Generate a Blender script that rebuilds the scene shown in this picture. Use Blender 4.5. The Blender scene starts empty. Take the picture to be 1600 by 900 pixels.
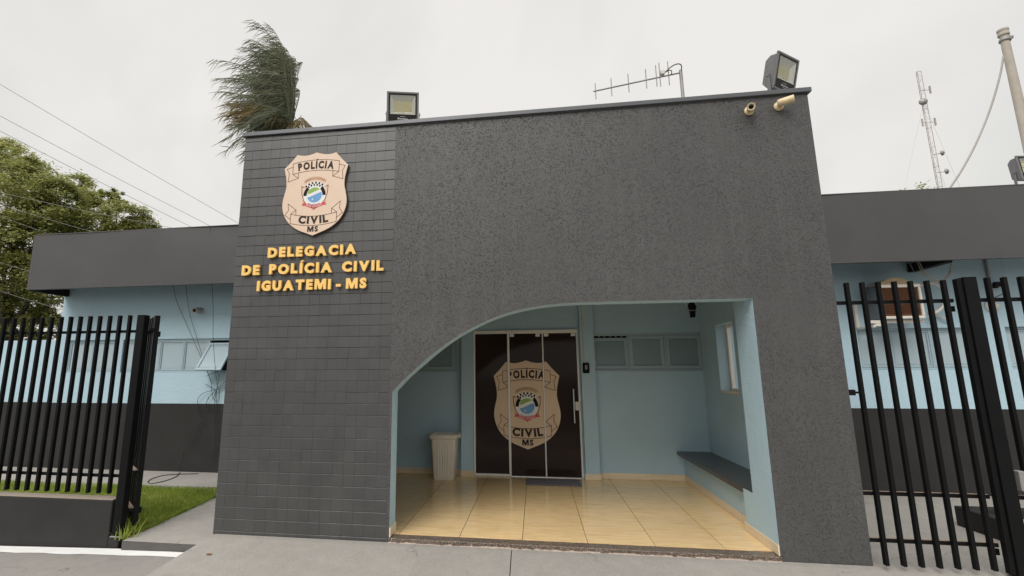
import bpy, math, random
import numpy as np
from mathutils import Vector, Matrix

rnd = random.Random(11)
scn = bpy.context.scene
COL = scn.collection
R = math.radians

# ------------------------------------------------------------------ camera
YAW, PITCH, ROLL = -0.1443, 0.174, -0.0028
FPX, PCX, PCY = 738.9, 727.67, 453.77
CAM = Vector((0.392, 0.0, 1.5428))
_f = Vector((math.sin(YAW)*math.cos(PITCH), math.cos(YAW)*math.cos(PITCH), math.sin(PITCH)))
_r0 = Vector((math.cos(YAW), -math.sin(YAW), 0)); _u0 = _r0.cross(_f)
_r = _r0*math.cos(ROLL) + _u0*math.sin(ROLL); _u = -_r0*math.sin(ROLL) + _u0*math.cos(ROLL)
cd = bpy.data.cameras.new('camera'); cam = bpy.data.objects.new('camera', cd); COL.objects.link(cam)
m4 = Matrix((( _r.x, _u.x, -_f.x, CAM.x), (_r.y, _u.y, -_f.y, CAM.y), (_r.z, _u.z, -_f.z, CAM.z), (0, 0, 0, 1)))
cam.matrix_world = m4
cd.sensor_fit = 'HORIZONTAL'; cd.sensor_width = 36; cd.lens = FPX/1600*36
cd.shift_x = (800-PCX)/1600; cd.shift_y = (PCY-450)/1600
cd.clip_start = 0.05; cd.clip_end = 2000
scn.camera = cam

# ------------------------------------------------------------------ world, sun, exposure
SUN_EL, SUN_AZ = R(45), R(202)     # azimuth measured from +Y towards +X: high, behind and left of the viewer
w = bpy.data.worlds.new('World'); scn.world = w; w.use_nodes = True
nt = w.node_tree; nt.nodes.clear()
wo = nt.nodes.new('ShaderNodeOutputWorld'); bg = nt.nodes.new('ShaderNodeBackground')
sky = nt.nodes.new('ShaderNodeTexSky'); sky.sky_type = 'NISHITA'; sky.sun_disc = False
sky.sun_elevation = SUN_EL; sky.sun_rotation = SUN_AZ
sky.air_density = 2.0; sky.dust_density = 4.0
tc = nt.nodes.new('ShaderNodeTexCoord')
nz = nt.nodes.new('ShaderNodeTexNoise'); nz.inputs['Scale'].default_value = 1.9; nz.inputs['Detail'].default_value = 4; nz.inputs['Roughness'].default_value = .5
nz.inputs['Distortion'].default_value = .3
cr = nt.nodes.new('ShaderNodeValToRGB')
cr.color_ramp.elements[0].position = .36; cr.color_ramp.elements[0].color = (.55, .55, .54, 1)
cr.color_ramp.elements[1].position = .62; cr.color_ramp.elements[1].color = (.70, .678, .65, 1)
sc_ = nt.nodes.new('ShaderNodeVectorMath'); sc_.operation = 'SCALE'; sc_.inputs[3].default_value = 10.0
mx = nt.nodes.new('ShaderNodeMix'); mx.data_type = 'RGBA'; mx.inputs[0].default_value = .93
nt.links.new(tc.outputs['Generated'], nz.inputs['Vector'])
nt.links.new(nz.outputs['Fac'], cr.inputs['Fac'])
nt.links.new(cr.outputs['Color'], sc_.inputs[0])
# overcast sky kept even low down; zenith boosted above the view to add light
sx_ = nt.nodes.new('ShaderNodeSeparateXYZ'); nt.links.new(tc.outputs['Generated'], sx_.inputs[0])
zr = nt.nodes.new('ShaderNodeMapRange'); zr.interpolation_type = 'SMOOTHSTEP'; zr.inputs[1].default_value = .66; zr.inputs[2].default_value = 1.0; zr.inputs[3].default_value = 10.0; zr.inputs[4].default_value = 27.0
nt.links.new(sx_.outputs[2], zr.inputs[0]); nt.links.new(zr.outputs[0], sc_.inputs[3])
nt.links.new(sky.outputs['Color'], mx.inputs[6]); nt.links.new(sc_.outputs[0], mx.inputs[7])
nt.links.new(mx.outputs[2], bg.inputs['Color']); bg.inputs['Strength'].default_value = .1
nt.links.new(bg.outputs[0], wo.inputs['Surface'])

sd = bpy.data.lights.new('sun', 'SUN'); sd.energy = 1.5; sd.angle = R(34); sd.color = (1, .97, .925)
so = bpy.data.objects.new('sun', sd); COL.objects.link(so)
sdir = Vector((math.sin(SUN_AZ)*math.cos(SUN_EL), math.cos(SUN_AZ)*math.cos(SUN_EL), math.sin(SUN_EL)))
so.rotation_euler = (-sdir).to_track_quat('-Z', 'Y').to_euler(); so.location = sdir*30
vs = scn.view_settings
scn.display_settings.display_device = 'sRGB'
vs.view_transform = 'Standard'; vs.look = 'None'; vs.gamma = 1; vs.exposure = 0.36; vs.use_curve_mapping = False
scn.cycles.max_bounces = 8; scn.cycles.diffuse_bounces = 5

# ------------------------------------------------------------------ geometry helpers
def ray(u, v): return _f + _r*((u-PCX)/FPX) - _u*((v-PCY)/FPX)
def at(u, v, Y): d = ray(u, v); return CAM + d*((Y-CAM.y)/d.y)
def proj(p):
    d = Vector(p)-CAM; c = d.dot(_f)
    return PCX+FPX*d.dot(_r)/c, PCY-FPX*d.dot(_u)/c

class MB:
    """collects shapes, then links them as ONE mesh object"""
    def __init__(s): s.v = []; s.f = []; s.m = []; s.sm = []; s.cm = 0
    def add(s, vs_, fs, smooth=False, m=None):
        o = len(s.v); s.v += [tuple(p) for p in vs_]
        for f in fs: s.f.append(tuple(i+o for i in f)); s.m.append(s.cm if m is None else m); s.sm.append(smooth)
    def quad(s, a, b, c, d, m=None): s.add((a, b, c, d), ((0, 1, 2, 3),), m=m)
    def box(s, x0, x1, y0, y1, z0, z1, m=None):
        s.add([(x, y, z) for x in (x0, x1) for y in (y0, y1) for z in (z0, z1)],
              [(0, 1, 3, 2), (4, 6, 7, 5), (0, 4, 5, 1), (2, 3, 7, 6), (0, 2, 6, 4), (1, 5, 7, 3)], m=m)
    def cbox(s, x0, x1, y0, y1, z0, z1, b=.004, m=None, mat=None):
        """box with chamfered edges"""
        c = ((x0+x1)/2, (y0+y1)/2, (z0+z1)/2); h = ((x1-x0)/2, (y1-y0)/2, (z1-z0)/2)
        b = min(b, min(h)*.8); vs_ = []; idx = {}
        for sx in (-1, 1):
            for sy in (-1, 1):
                for sz in (-1, 1):
                    sg = (sx, sy, sz)
                    for ax in range(3):
                        p = [c[i]+sg[i]*(h[i]-(0 if i == ax else b)) for i in range(3)]
                        idx[sg, ax] = len(vs_); vs_.append(p)
        fs = []
        for ax in range(3):
            a1, a2 = [i for i in range(3) if i != ax]
            for sg in (-1, 1):
                q = []
                for s1, s2 in ((-1, -1), (1, -1), (1, 1), (-1, 1)):
                    k = [0, 0, 0]; k[ax] = sg; k[a1] = s1; k[a2] = s2; q.append(idx[tuple(k), ax])
                flip = (sg > 0) != (ax != 1)
                fs.append(q[::-1] if flip else q)
        for ax in range(3):
            a1, a2 = [i for i in range(3) if i != ax]
            for s1 in (-1, 1):
                for s2 in (-1, 1):
                    q = []
                    for s0, a in ((-1, a1), (1, a1), (1, a2), (-1, a2)):
                        k = [0, 0, 0]; k[ax] = s0; k[a1] = s1; k[a2] = s2; q.append(idx[tuple(k), a])
                    flip = (s1*s2 > 0) != (ax != 1)
                    fs.append(q[::-1] if not flip else q)
        for sx in (-1, 1):
            for sy in (-1, 1):
                for sz in (-1, 1):
                    t = [idx[(sx, sy, sz), a] for a in range(3)]
                    fs.append(t if sx*sy*sz > 0 else t[::-1])
        if mat is not None: vs_ = [mat @ Vector(p) for p in vs_]
        s.add(vs_, fs, m=m)
    def tube(s, pts, r, n=8, caps=True, m=None, r2=None):
        pts = [Vector(p) for p in pts]; rings = []; prev = None
        for i, p in enumerate(pts):
            t = (pts[min(i+1, len(pts)-1)]-pts[max(i-1, 0)]).normalized()
            if prev is None:
                a = Vector((0, 0, 1)) if abs(t.z) < .9 else Vector((1, 0, 0)); x = t.cross(a).normalized()
            else:
                x = prev - t*prev.dot(t)
                x = x.normalized() if x.length > 1e-6 else t.orthogonal().normalized()
            prev = x; y = t.cross(x)
            rr = r if r2 is None else r+(r2-r)*i/(len(pts)-1)
            rings.append([p+(x*math.cos(2*math.pi*k/n)+y*math.sin(2*math.pi*k/n))*rr for k in range(n)])
        vs_ = [q for g in rings for q in g]; fs = []
        for i in range(len(pts)-1):
            for k in range(n):
                k2 = (k+1) % n; fs.append((i*n+k, i*n+k2, (i+1)*n+k2, (i+1)*n+k))
        s.add(vs_, fs, smooth=n > 5, m=m)
        if caps:
            s.add(rings[0], [tuple(range(n))[::-1]], m=m); s.add(rings[-1], [tuple(range(n))], m=m)
    def lathe(s, prof, c, axis=(0, 0, 1), n=20, m=None):
        ax = Vector(axis).normalized(); x = ax.orthogonal().normalized(); y = ax.cross(x); c = Vector(c)
        vs_ = []; fs = []
        for r_, h in prof:
            for k in range(n):
                a = 2*math.pi*k/n; vs_.append(c+ax*h+(x*math.cos(a)+y*math.sin(a))*r_)
        for i in range(len(prof)-1):
            for k in range(n):
                k2 = (k+1) % n; fs.append((i*n+k, i*n+k2, (i+1)*n+k2, (i+1)*n+k))
        s.add(vs_, fs, smooth=True, m=m)
    def prism(s, poly, a, b, plane='xz', m=None, mside=None):
        """extrude a polygon between depth a (front) and b; plane xz -> depth is y"""
        n = len(poly)
        P = (lambda p, d: (p[0], d, p[1])) if plane == 'xz' else ((lambda p, d: (p[0], p[1], d)) if plane == 'xy' else (lambda p, d: (d, p[0], p[1])))
        s.add([P(p, a) for p in poly], [tuple(range(n))], m=m)
        s.add([P(p, b) for p in poly], [tuple(range(n))[::-1]], m=m)
        for i in range(n):
            j = (i+1) % n
            s.add([P(poly[i], a), P(poly[j], a), P(poly[j], b), P(poly[i], b)], [(3, 2, 1, 0)], m=m if mside is None else mside)
    def build(s, name, mats, parent=None, loc=None, kind=None):
        me = bpy.data.meshes.new(name); me.from_pydata(s.v, [], s.f)
        if not isinstance(mats, (list, tuple)): mats = [mats]
        for q in mats: me.materials.append(q)
        me.polygons.foreach_set('material_index', s.m); me.polygons.foreach_set('use_smooth', s.sm)
        me.update()
        return link(name, me, parent, loc, kind)

def link(name, me, parent=None, loc=None, kind=None):
    o = bpy.data.objects.new(name, me); COL.objects.link(o)
    if loc is not None: o.location = loc
    if parent is not None: o.parent = parent
    if kind: o['kind'] = kind
    return o
def tag(o, label, cat, group=None):
    o['label'] = label; o['category'] = cat
    if group: o['group'] = group
    return o
def thing(name, label, cat, loc=(0, 0, 0), group=None):
    o = bpy.data.objects.new(name, None); COL.objects.link(o); o.empty_display_size = .2
    o.location = loc
    return tag(o, label, cat, group)
def kids(o): return [c for c in bpy.data.objects if c.parent == o]
def copy_tree(o, parent=None):
    c = o.copy(); COL.objects.link(c)
    if parent is not None: c.parent = parent
    for ch in kids(o): copy_tree(ch, c)
    return c
def smooth_curve(pts, n=8):
    """Catmull-Rom through the points"""
    P = [Vector(p) for p in pts]; P = [P[0]*2-P[1]]+P+[P[-1]*2-P[-2]]; out = []
    for i in range(1, len(P)-2):
        a, b, c, d = P[i-1], P[i], P[i+1], P[i+2]
        for k in range(n):
            t = k/n
            out.append(.5*((2*b)+(c-a)*t+(2*a-5*b+4*c-d)*t*t+(3*b-a-3*c+d)*t**3))
    out.append(P[-2]); return out

# ------------------------------------------------------------------ materials
def srgb(r, g, b):
    f = lambda c: (c/255/12.92) if c/255 <= .04045 else ((c/255+.055)/1.055)**2.4
    return f(r), f(g), f(b)
def base(name):
    m = bpy.data.materials.new(name); m.use_nodes = True; t = m.node_tree
    return m, t, t.nodes['Principled BSDF']
def N(t, typ, **kw):
    n = t.nodes.new(typ)
    for k, v in kw.items():
        if k in n.inputs: n.inputs[k].default_value = v
        else: setattr(n, k, v)
    return n
def pos(t, scale=(1, 1, 1), obj=False):
    if obj: src = N(t, 'ShaderNodeTexCoord').outputs['Object']
    else: src = N(t, 'ShaderNodeNewGeometry').outputs['Position']
    mp = N(t, 'ShaderNodeMapping'); mp.inputs['Scale'].default_value = scale
    t.links.new(src, mp.inputs['Vector']); return mp.outputs[0]
def noise(t, vec, scale, detail=3, rough=.5, dist=0.):
    n = N(t, 'ShaderNodeTexNoise', Scale=scale, Detail=detail, Roughness=rough, Distortion=dist)
    t.links.new(vec, n.inputs['Vector']); return n.outputs['Fac']
def ramp(t, fac, stops):
    n = N(t, 'ShaderNodeValToRGB'); e = n.color_ramp.elements
    while len(e) < len(stops): e.new(.5)
    for el, (p, c) in zip(e, stops): el.position = p; el.color = (*c, 1) if len(c) == 3 else c
    t.links.new(fac, n.inputs['Fac']); return n.outputs['Color']
def mixc(t, fac, a, b, mode='MIX'):
    n = N(t, 'ShaderNodeMix', data_type='RGBA', blend_type=mode)
    for i, x in ((0, fac), (6, a), (7, b)):
        if isinstance(x, (int, float)): n.inputs[i].default_value = x
        elif isinstance(x, tuple): n.inputs[i].default_value = (*x[:3], 1)
        else: t.links.new(x, n.inputs[i])
    return n.outputs[2]
def mth(t, op, a, b=None, c=None, clamp=False):
    n = N(t, 'ShaderNodeMath', operation=op, use_clamp=clamp)
    for i, x in enumerate((a, b, c)):
        if x is None: continue
        if isinstance(x, (int, float)): n.inputs[i].default_value = x
        else: t.links.new(x, n.inputs[i])
    return n.outputs[0]
def bump(t, bs, h, strength=.5, dist=.005, prev=None):
    b = N(t, 'ShaderNodeBump', Strength=strength, Distance=dist); t.links.new(h, b.inputs['Height'])
    if prev is not None: t.links.new(prev, b.inputs['Normal'])
    t.links.new(b.outputs[0], bs.inputs['Normal']); return b.outputs[0]
def rgb3(c, k): return tuple(min(1, x*k) for x in c)

def plain(name, c, rough=.6, metal=0., var=.12, vs_=4., bs_=None, bstr=.3, bd=.003, spec=.5, perobj=0.):
    """paint or plastic with soft colour variation and fine grain"""
    m, t, p = base(name); v = pos(t)
    n1 = noise(t, v, vs_, 4, .6)
    col = ramp(t, n1, [(.25, rgb3(c, 1-var)), (.75, rgb3(c, 1+var))])
    if perobj:
        oi = N(t, 'ShaderNodeObjectInfo')
        k = mth(t, 'MULTIPLY_ADD', oi.outputs['Random'], 2*perobj, 1-perobj)
        hs = N(t, 'ShaderNodeHueSaturation'); t.links.new(k, hs.inputs['Value']); t.links.new(col, hs.inputs['Color']); col = hs.outputs[0]
    t.links.new(col, p.inputs['Base Color'])
    p.inputs['Roughness'].default_value = rough; p.inputs['Metallic'].default_value = metal
    p.inputs['Specular IOR Level'].default_value = spec
    if bs_:
        bump(t, p, noise(t, v, bs_, 3, .6), bstr, bd)
    return m

MAT = {}
CHAR = (.068, .067, .0665)
def stucco_mat():
    # scraped render: short curved scores between flat plateaus
    m, t, p = base('charcoal_scraped_render'); v = pos(t)
    warp = N(t, 'ShaderNodeTexNoise', Scale=7., Detail=2.); t.links.new(v, warp.inputs['Vector'])
    add = N(t, 'ShaderNodeVectorMath', operation='MULTIPLY_ADD'); add.inputs[1].default_value = (.08, .08, .08)
    t.links.new(warp.outputs['Color'], add.inputs[0]); t.links.new(v, add.inputs[2]); vw = add.outputs[0]
    def scores(src, sc, wd, msc, m0, m1):
        a = noise(t, src, sc, .5, .3)
        ln = mth(t, 'SUBTRACT', 1, mth(t, 'DIVIDE', mth(t, 'ABSOLUTE', mth(t, 'SUBTRACT', a, .5)), wd, clamp=True))
        mk = N(t, 'ShaderNodeMapRange'); mk.inputs[1].default_value = m0; mk.inputs[2].default_value = m1
        t.links.new(noise(t, v, msc, 1, .5), mk.inputs[0]); return mth(t, 'MULTIPLY', ln, mk.outputs[0])
    mp = N(t, 'ShaderNodeMapping'); mp.inputs['Location'].default_value = (7.3, 2.1, 4.7); t.links.new(vw, mp.inputs['Vector'])
    g = mth(t, 'MAXIMUM', scores(vw, 29, .024, 33, .45, .51), scores(mp.outputs[0], 35, .026, 37, .46, .52))
    lo = N(t, 'ShaderNodeMapRange'); lo.inputs[1].default_value = .35; lo.inputs[2].default_value = .65; lo.inputs[3].default_value = .35; lo.inputs[4].default_value = 1.
    t.links.new(noise(t, v, 1.7, 4, .6), lo.inputs[0]); g = mth(t, 'MULTIPLY', g, lo.outputs[0])      # the trowel bit harder in some places
    h = mth(t, 'MULTIPLY_ADD', g, -1., mth(t, 'MULTIPLY', noise(t, v, 110, 3, .6), .22))
    col = ramp(t, noise(t, v, 1.6, 5, .6), [(.25, rgb3(CHAR, .88)), (.75, rgb3(CHAR, 1.12))])
    # faint rain runs below the coping and pale dust low down, in irregular patches
    st = N(t, 'ShaderNodeMapRange'); st.inputs[1].default_value = .5; st.inputs[2].default_value = .75
    t.links.new(noise(t, pos(t, (7, 7, .45)), 1.5, 5, .6), st.inputs[0])
    col = mixc(t, mth(t, 'MULTIPLY', st.outputs[0], .35), col, rgb3(CHAR, 1.55))
    t.links.new(col, p.inputs['Base Color']); p.inputs['Roughness'].default_value = .5
    p.inputs['Specular IOR Level'].default_value = .6
    bump(t, p, h, .95, .0075)
    return m
MAT['stucco'] = stucco_mat()
MAT['tile'] = plain('charcoal_painted_tile', (.055, .055, .0555), .38, var=.2, vs_=2.6, bs_=70, bstr=.25, bd=.0015, spec=.7, perobj=.05)
MAT['tile_bed'] = plain('charcoal_tile_bed', (.07, .069, .069), .8)
MAT['char_smooth'] = plain('charcoal_sheet_metal', (.060, .060, .061), .40, var=.13, vs_=1.1, spec=.6, bs_=3.5, bstr=.35, bd=.01)
MAT['char_cap'] = plain('grey_metal_flashing', (.115, .12, .13), .35, metal=.3, var=.08)
MAT['char_wall'] = plain('charcoal_rough_wall_paint', (.034, .0335, .033), .8, var=.14, vs_=3, spec=.2, bs_=130, bstr=.6, bd=.003)
def blue_mat(name, c, bstr):
    m, t, p = base(name); v = pos(t)
    col = ramp(t, noise(t, v, 1.3, 5, .6), [(.2, rgb3(c, .93)), (.8, rgb3(c, 1.06))])
    sm = N(t, 'ShaderNodeMapRange'); sm.inputs[1].default_value = .58; sm.inputs[2].default_value = .74
    t.links.new(noise(t, pos(t, (2.2, 2.2, .8)), 2.1, 7, .7, .6), sm.inputs[0])
    col = mixc(t, mth(t, 'MULTIPLY', sm.outputs[0], .22), col, (c[0]*.74, c[1]*.66, c[2]*.60))
    t.links.new(col, p.inputs['Base Color']); p.inputs['Roughness'].default_value = .75
    h = mth(t, 'ADD', noise(t, v, 55, 3, .55), mth(t, 'MULTIPLY', noise(t, v, 16, 2, .5), .8))
    bump(t, p, h, bstr, .006); return m
BLUE = (.44, .605, .695)
MAT['blue'] = blue_mat('light_blue_textured_paint', BLUE, .8)
MAT['blue_smooth'] = blue_mat('light_blue_smooth_paint', BLUE, .2)
MAT['blue_frame'] = plain('blue_grey_enamel', (.36, .47, .52), .4, var=.05)
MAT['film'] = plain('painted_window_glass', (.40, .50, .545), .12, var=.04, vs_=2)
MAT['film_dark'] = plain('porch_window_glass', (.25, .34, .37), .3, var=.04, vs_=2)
MAT['black'] = plain('black_satin_steel', (.007, .007, .0075), .45, var=.15, vs_=8, spec=.12)
MAT['void'] = plain('dark_interior', (.006, .006, .006), .9)
MAT['dusty_lit'] = plain('dusty_lit_rail_top', (.31, .225, .165), .9, var=.3, vs_=30)  # red dust on the left gate; on the right rails, lit tops put into colour
MAT['white_alu'] = plain('white_aluminium', (.86, .83, .78), .35, var=.03)
MAT['steel'] = plain('brushed_steel', (.6, .6, .6), .28, metal=1.)
MAT['galv'] = plain('galvanised_metal', (.30, .295, .29), .5, metal=.35, var=.2, vs_=9)
MAT['ceil'] = plain('porch_ceiling_paint', (.28, .32, .33), .8)
MAT['white_plastic'] = plain('off_white_plastic', (.66, .63, .57), .4, var=.05)
MAT['galv_light'] = plain('worn_grey_plastic', (.42, .40, .37), .4, var=.1, vs_=20)
MAT['cream'] = plain('aged_cream_plastic', (.70, .56, .34), .4, var=.12, vs_=25)
MAT['bin'] = plain('beige_bin_plastic', (.80, .745, .655), .45, var=.06, vs_=8)
MAT['bench'] = plain('dark_polished_slab', (.062, .058, .056), .3, var=.2, vs_=9)
MAT['gold'] = plain('gold_painted_letter', (.93, .60, .18), .38, var=.06, vs_=6)
MAT['mat'] = plain('grey_door_mat_pile', (.17, .155, .18), .95, var=.25, vs_=40, bs_=220, bstr=1., bd=.004)
MAT['housing'] = plain('grey_cast_aluminium', (.17, .17, .175), .45, metal=.2, var=.1, vs_=15)
MAT['face'] = plain('black_lamp_face', (.016, .015, .014), .5, spec=.2)
MAT['reflector'] = plain('lamp_reflector', (.80, .78, .72), .25, metal=.25, var=.05)
MAT['led'] = plain('yellow_led_board', (.74, .66, .40), .5, var=.1, vs_=60)
MAT['ac_side'] = plain('shade_toned_side_panel', (.17, .185, .20), .5)  # shade on the shell's side is put into its colour
MAT['ac_white'] = plain('aged_white_enamel', (.66, .62, .55), .45, var=.1, vs_=14)
MAT['ac_brown'] = plain('brown_grille_metal', (.21, .095, .048), .5, var=.25, vs_=25)
MAT['cable'] = plain('black_cable_sheath', (.02, .02, .022), .5)
MAT['cable_tan'] = plain('tan_cable_sheath', (.42, .37, .28), .55)
MAT['wire'] = plain('weathered_power_wire', (.30, .28, .26), .6)
MAT['pole'] = plain('weathered_pole', (.44, .40, .34), .75, var=.12, vs_=7)
MAT['tower'] = plain('faded_tower_steel', (.42, .37, .355), .7, var=.25, vs_=.6)
MAT['white_line'] = plain('white_kerb_paint', (.82, .82, .80), .6, var=.07, vs_=6, bs_=60, bstr=.4)
MAT['shield'] = plain('peach_sign_face', (.74, .56, .43), .45, var=.04, vs_=6)
MAT['shield_edge'] = plain('dark_sign_edge', (.10, .06, .04), .5)
MAT['ink'] = plain('dark_brown_print', (.050, .039, .033), .6, spec=.12)
MAT['line'] = plain('brown_line_print', (.12, .065, .04), .6, spec=.12)
MAT['p_white'] = plain('white_print', (.78, .76, .74), .4, var=.02)
MAT['p_black'] = plain('black_print', (.014, .013, .012), .6, spec=.12)
MAT['p_green'] = plain('green_print', (.23, .42, .06), .4, var=.04)
MAT['p_blue'] = plain('blue_print', (.12, .32, .62), .4, var=.05)
MAT['p_red'] = plain('red_print', (.62, .055, .07), .4, var=.04)
MAT['p_tan'] = plain('tan_print', (.58, .30, .14), .45)
MAT['decal'] = plain('beige_film_on_glass', (.76, .575, .41), .5, var=.03, spec=.2)
MAT['rope'] = plain('pale_mortar', (.52, .42, .36), .9, var=.25, vs_=30, bs_=90, bstr=.7)

def glass_dark():
    m, t, p = base('dark_film_glass'); v = pos(t)
    col = ramp(t, noise(t, v, .9, 3), [(.3, (.024, .016, .0135)), (.7, (.038, .025, .021))])
    t.links.new(col, p.inputs['Base Color']); p.inputs['Roughness'].default_value = .08
    p.inputs['Specular IOR Level'].default_value = .13
    return m
MAT['glass_dark'] = glass_dark()
def lens_glass():
    m, t, p = base('clear_lamp_glass')
    p.inputs['Base Color'].default_value = (.95, .97, .95, 1); p.inputs['Roughness'].default_value = .03
    p.inputs['Transmission Weight'].default_value = 1.; p.inputs['IOR'].default_value = 1.25
    return m
MAT['lens'] = lens_glass()

def concrete(name, c, sp=.35, stain=.25):
    m, t, p = base(name); v = pos(t)
    n1 = noise(t, v, .7, 6, .62, .4); n2 = noise(t, v, 7, 5, .65); n3 = noise(t, v, 90, 2, .5)
    col = ramp(t, n1, [(.28, rgb3(c, 1-stain)), (.72, rgb3(c, 1+stain*.6))])
    col = mixc(t, .5, col, ramp(t, n2, [(.3, rgb3(c, .82)), (.7, rgb3(c, 1.16))]))
    col = mixc(t, .22, col, ramp(t, n3, [(.35, rgb3(c, .6)), (.65, rgb3(c, 1.4))]))
    # pale scuffs and old paint flecks
    fl = N(t, 'ShaderNodeMapRange'); fl.inputs[1].default_value = .69; fl.inputs[2].default_value = .74
    t.links.new(noise(t, pos(t, (3, 7, 5)), 4.5, 6, .72, 1.2), fl.inputs[0])
    col = mixc(t, mth(t, 'MULTIPLY', fl.outputs[0], sp), col, (.62, .60, .57))
    wv = N(t, 'ShaderNodeVectorMath', operation='MULTIPLY_ADD'); wv.inputs[1].default_value = (.5, .5, .5)
    wn = N(t, 'ShaderNodeTexNoise', Scale=3., Detail=5.); t.links.new(v, wn.inputs['Vector']); t.links.new(wn.outputs['Color'], wv.inputs[0]); t.links.new(v, wv.inputs[2])
    vo = N(t, 'ShaderNodeTexVoronoi', feature='DISTANCE_TO_EDGE', Scale=.75); t.links.new(wv.outputs[0], vo.inputs['Vector'])
    ck = mth(t, 'SUBTRACT', 1, mth(t, 'DIVIDE', vo.outputs['Distance'], .006, clamp=True))
    cm = N(t, 'ShaderNodeMapRange'); cm.inputs[1].default_value = .5; cm.inputs[2].default_value = .6; t.links.new(noise(t, v, 1.1, 2), cm.inputs[0])
    ck = mth(t, 'MULTIPLY', ck, cm.outputs[0]); col = mixc(t, mth(t, 'MULTIPLY', ck, .7), col, rgb3(c, .35))
    sm = N(t, 'ShaderNodeMapRange'); sm.inputs[1].default_value = .56; sm.inputs[2].default_value = .7; t.links.new(noise(t, v, 2.3, 6, .7, .8), sm.inputs[0])
    col = mixc(t, mth(t, 'MULTIPLY', sm.outputs[0], .38), col, (c[0]*.62, c[1]*.58, c[2]*.54))
    t.links.new(col, p.inputs['Base Color']); p.inputs['Roughness'].default_value = .85
    b = bump(t, p, mth(t, 'ADD', n3, mth(t, 'MULTIPLY', n2, .7)), .35, .004)
    return m
MAT['ramp'] = concrete('pale_worn_concrete', (.31, .292, .268), .5)
MAT['path'] = concrete('plain_concrete', (.37, .348, .318), .15)
MAT['walk'] = concrete('sidewalk_concrete', (.28, .265, .245), .1)
MAT['street'] = concrete('street_asphalt', (.075, .073, .07), .1)
MAT['kerb'] = concrete('dark_kerb_concrete', (.10, .097, .092), .1)
MAT['ledge'] = concrete('beige_wall_ledge', (.30, .25, .20), .1)  # lighter beige top for the low wall
MAT['soil'] = plain('lawn_soil', (.06, .05, .03), .95, var=.3, vs_=9, bs_=30, bstr=.8, bd=.02)

def granite():
    m, t, p = base('brown_granite'); v = pos(t)
    vo = N(t, 'ShaderNodeTexVoronoi', Scale=170.); t.links.new(v, vo.inputs['Vector'])
    sp_ = N(t, 'ShaderNodeSeparateColor'); t.links.new(vo.outputs['Color'], sp_.inputs[0])
    col = ramp(t, sp_.outputs[0], [(.0, (.035, .028, .024)), (.45, (.10, .075, .058)), (.75, (.19, .14, .105)), (1., (.36, .30, .25))])
    t.links.new(col, p.inputs['Base Color']); p.inputs['Roughness'].default_value = .3
    return m
MAT['granite'] = granite()
def wood_tile(name, k, rough, a=(.58, .37, .16), b=(.83, .58, .28), c=(.90, .69, .41)):
    m, t, p = base(name)
    oi = N(t, 'ShaderNodeObjectInfo')
    ad = N(t, 'ShaderNodeVectorMath', operation='MULTIPLY_ADD'); ad.inputs[1].default_value = (37, 19, 0)
    cb = N(t, 'ShaderNodeCombineXYZ'); t.links.new(oi.outputs['Random'], cb.inputs[0]); t.links.new(oi.outputs['Random'], cb.inputs[1])
    g = N(t, 'ShaderNodeNewGeometry'); t.links.new(cb.outputs[0], ad.inputs[0]); t.links.new(g.outputs['Position'], ad.inputs[2])
    mp = N(t, 'ShaderNodeMapping'); mp.inputs['Scale'].default_value = (1.5, 17, 17); t.links.new(ad.outputs[0], mp.inputs['Vector'])
    n1 = noise(t, mp.outputs[0], 1.6, 6, .62, .5)
    mp2 = N(t, 'ShaderNodeMapping'); mp2.inputs['Scale'].default_value = (5, 60, 60); t.links.new(ad.outputs[0], mp2.inputs['Vector'])
    n2 = noise(t, mp2.outputs[0], 1.3, 4, .6, .3)
    a, b, c = rgb3(a, k), rgb3(b, k), rgb3(c, k)
    col = ramp(t, n1, [(.28, a), (.48, b), (.74, c)])
    col = mixc(t, .35, col, ramp(t, n2, [(.3, a), (.6, c)]))
    hs = N(t, 'ShaderNodeHueSaturation'); t.links.new(mth(t, 'MULTIPLY_ADD', oi.outputs['Random'], .1, .95), hs.inputs['Value']); t.links.new(col, hs.inputs['Color'])
    t.links.new(hs.outputs[0], p.inputs['Base Color']); p.inputs['Roughness'].default_value = rough
    t.links.new(ramp(t, n2, [(.2, (rough*.8,)*3), (.8, (rough*1.3,)*3)]), p.inputs['Roughness'])
    return m
MAT['floor'] = wood_tile('glossy_wood_look_tile', 1.0, .085)
MAT['skirt'] = wood_tile('wood_look_skirting', 1.0, .3, (.66, .52, .34), (.78, .64, .44), (.84, .72, .54))
MAT['grout'] = plain('brown_grout', (.09, .055, .03), .9)

def leaf_mat(name, a, b, c, scale, trans=.35):
    m, t, p = base(name); v = pos(t)
    n1 = noise(t, v, scale, 3, .6); n2 = noise(t, v, scale*9, 2, .6)
    col = mixc(t, .5, ramp(t, n1, [(.3, a), (.5, b), (.72, c)]), ramp(t, n2, [(.3, a), (.5, b), (.7, c)]))
    t.links.new(col, p.inputs['Base Color']); p.inputs['Roughness'].default_value = .5
    p.inputs['Specular IOR Level'].default_value = .35
    tr = N(t, 'ShaderNodeBsdfTranslucent'); t.links.new(col, tr.inputs['Color'])
    mxs = N(t, 'ShaderNodeMixShader'); mxs.inputs[0].default_value = trans
    out = t.nodes['Material Output']
    t.links.new(p.outputs[0], mxs.inputs[1]); t.links.new(tr.outputs[0], mxs.inputs[2]); t.links.new(mxs.outputs[0], out.inputs['Surface'])
    return m
MAT['leaf'] = leaf_mat('tree_leaf', (.14, .17, .045), (.30, .32, .09), (.52, .50, .20), .45, .5)
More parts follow.
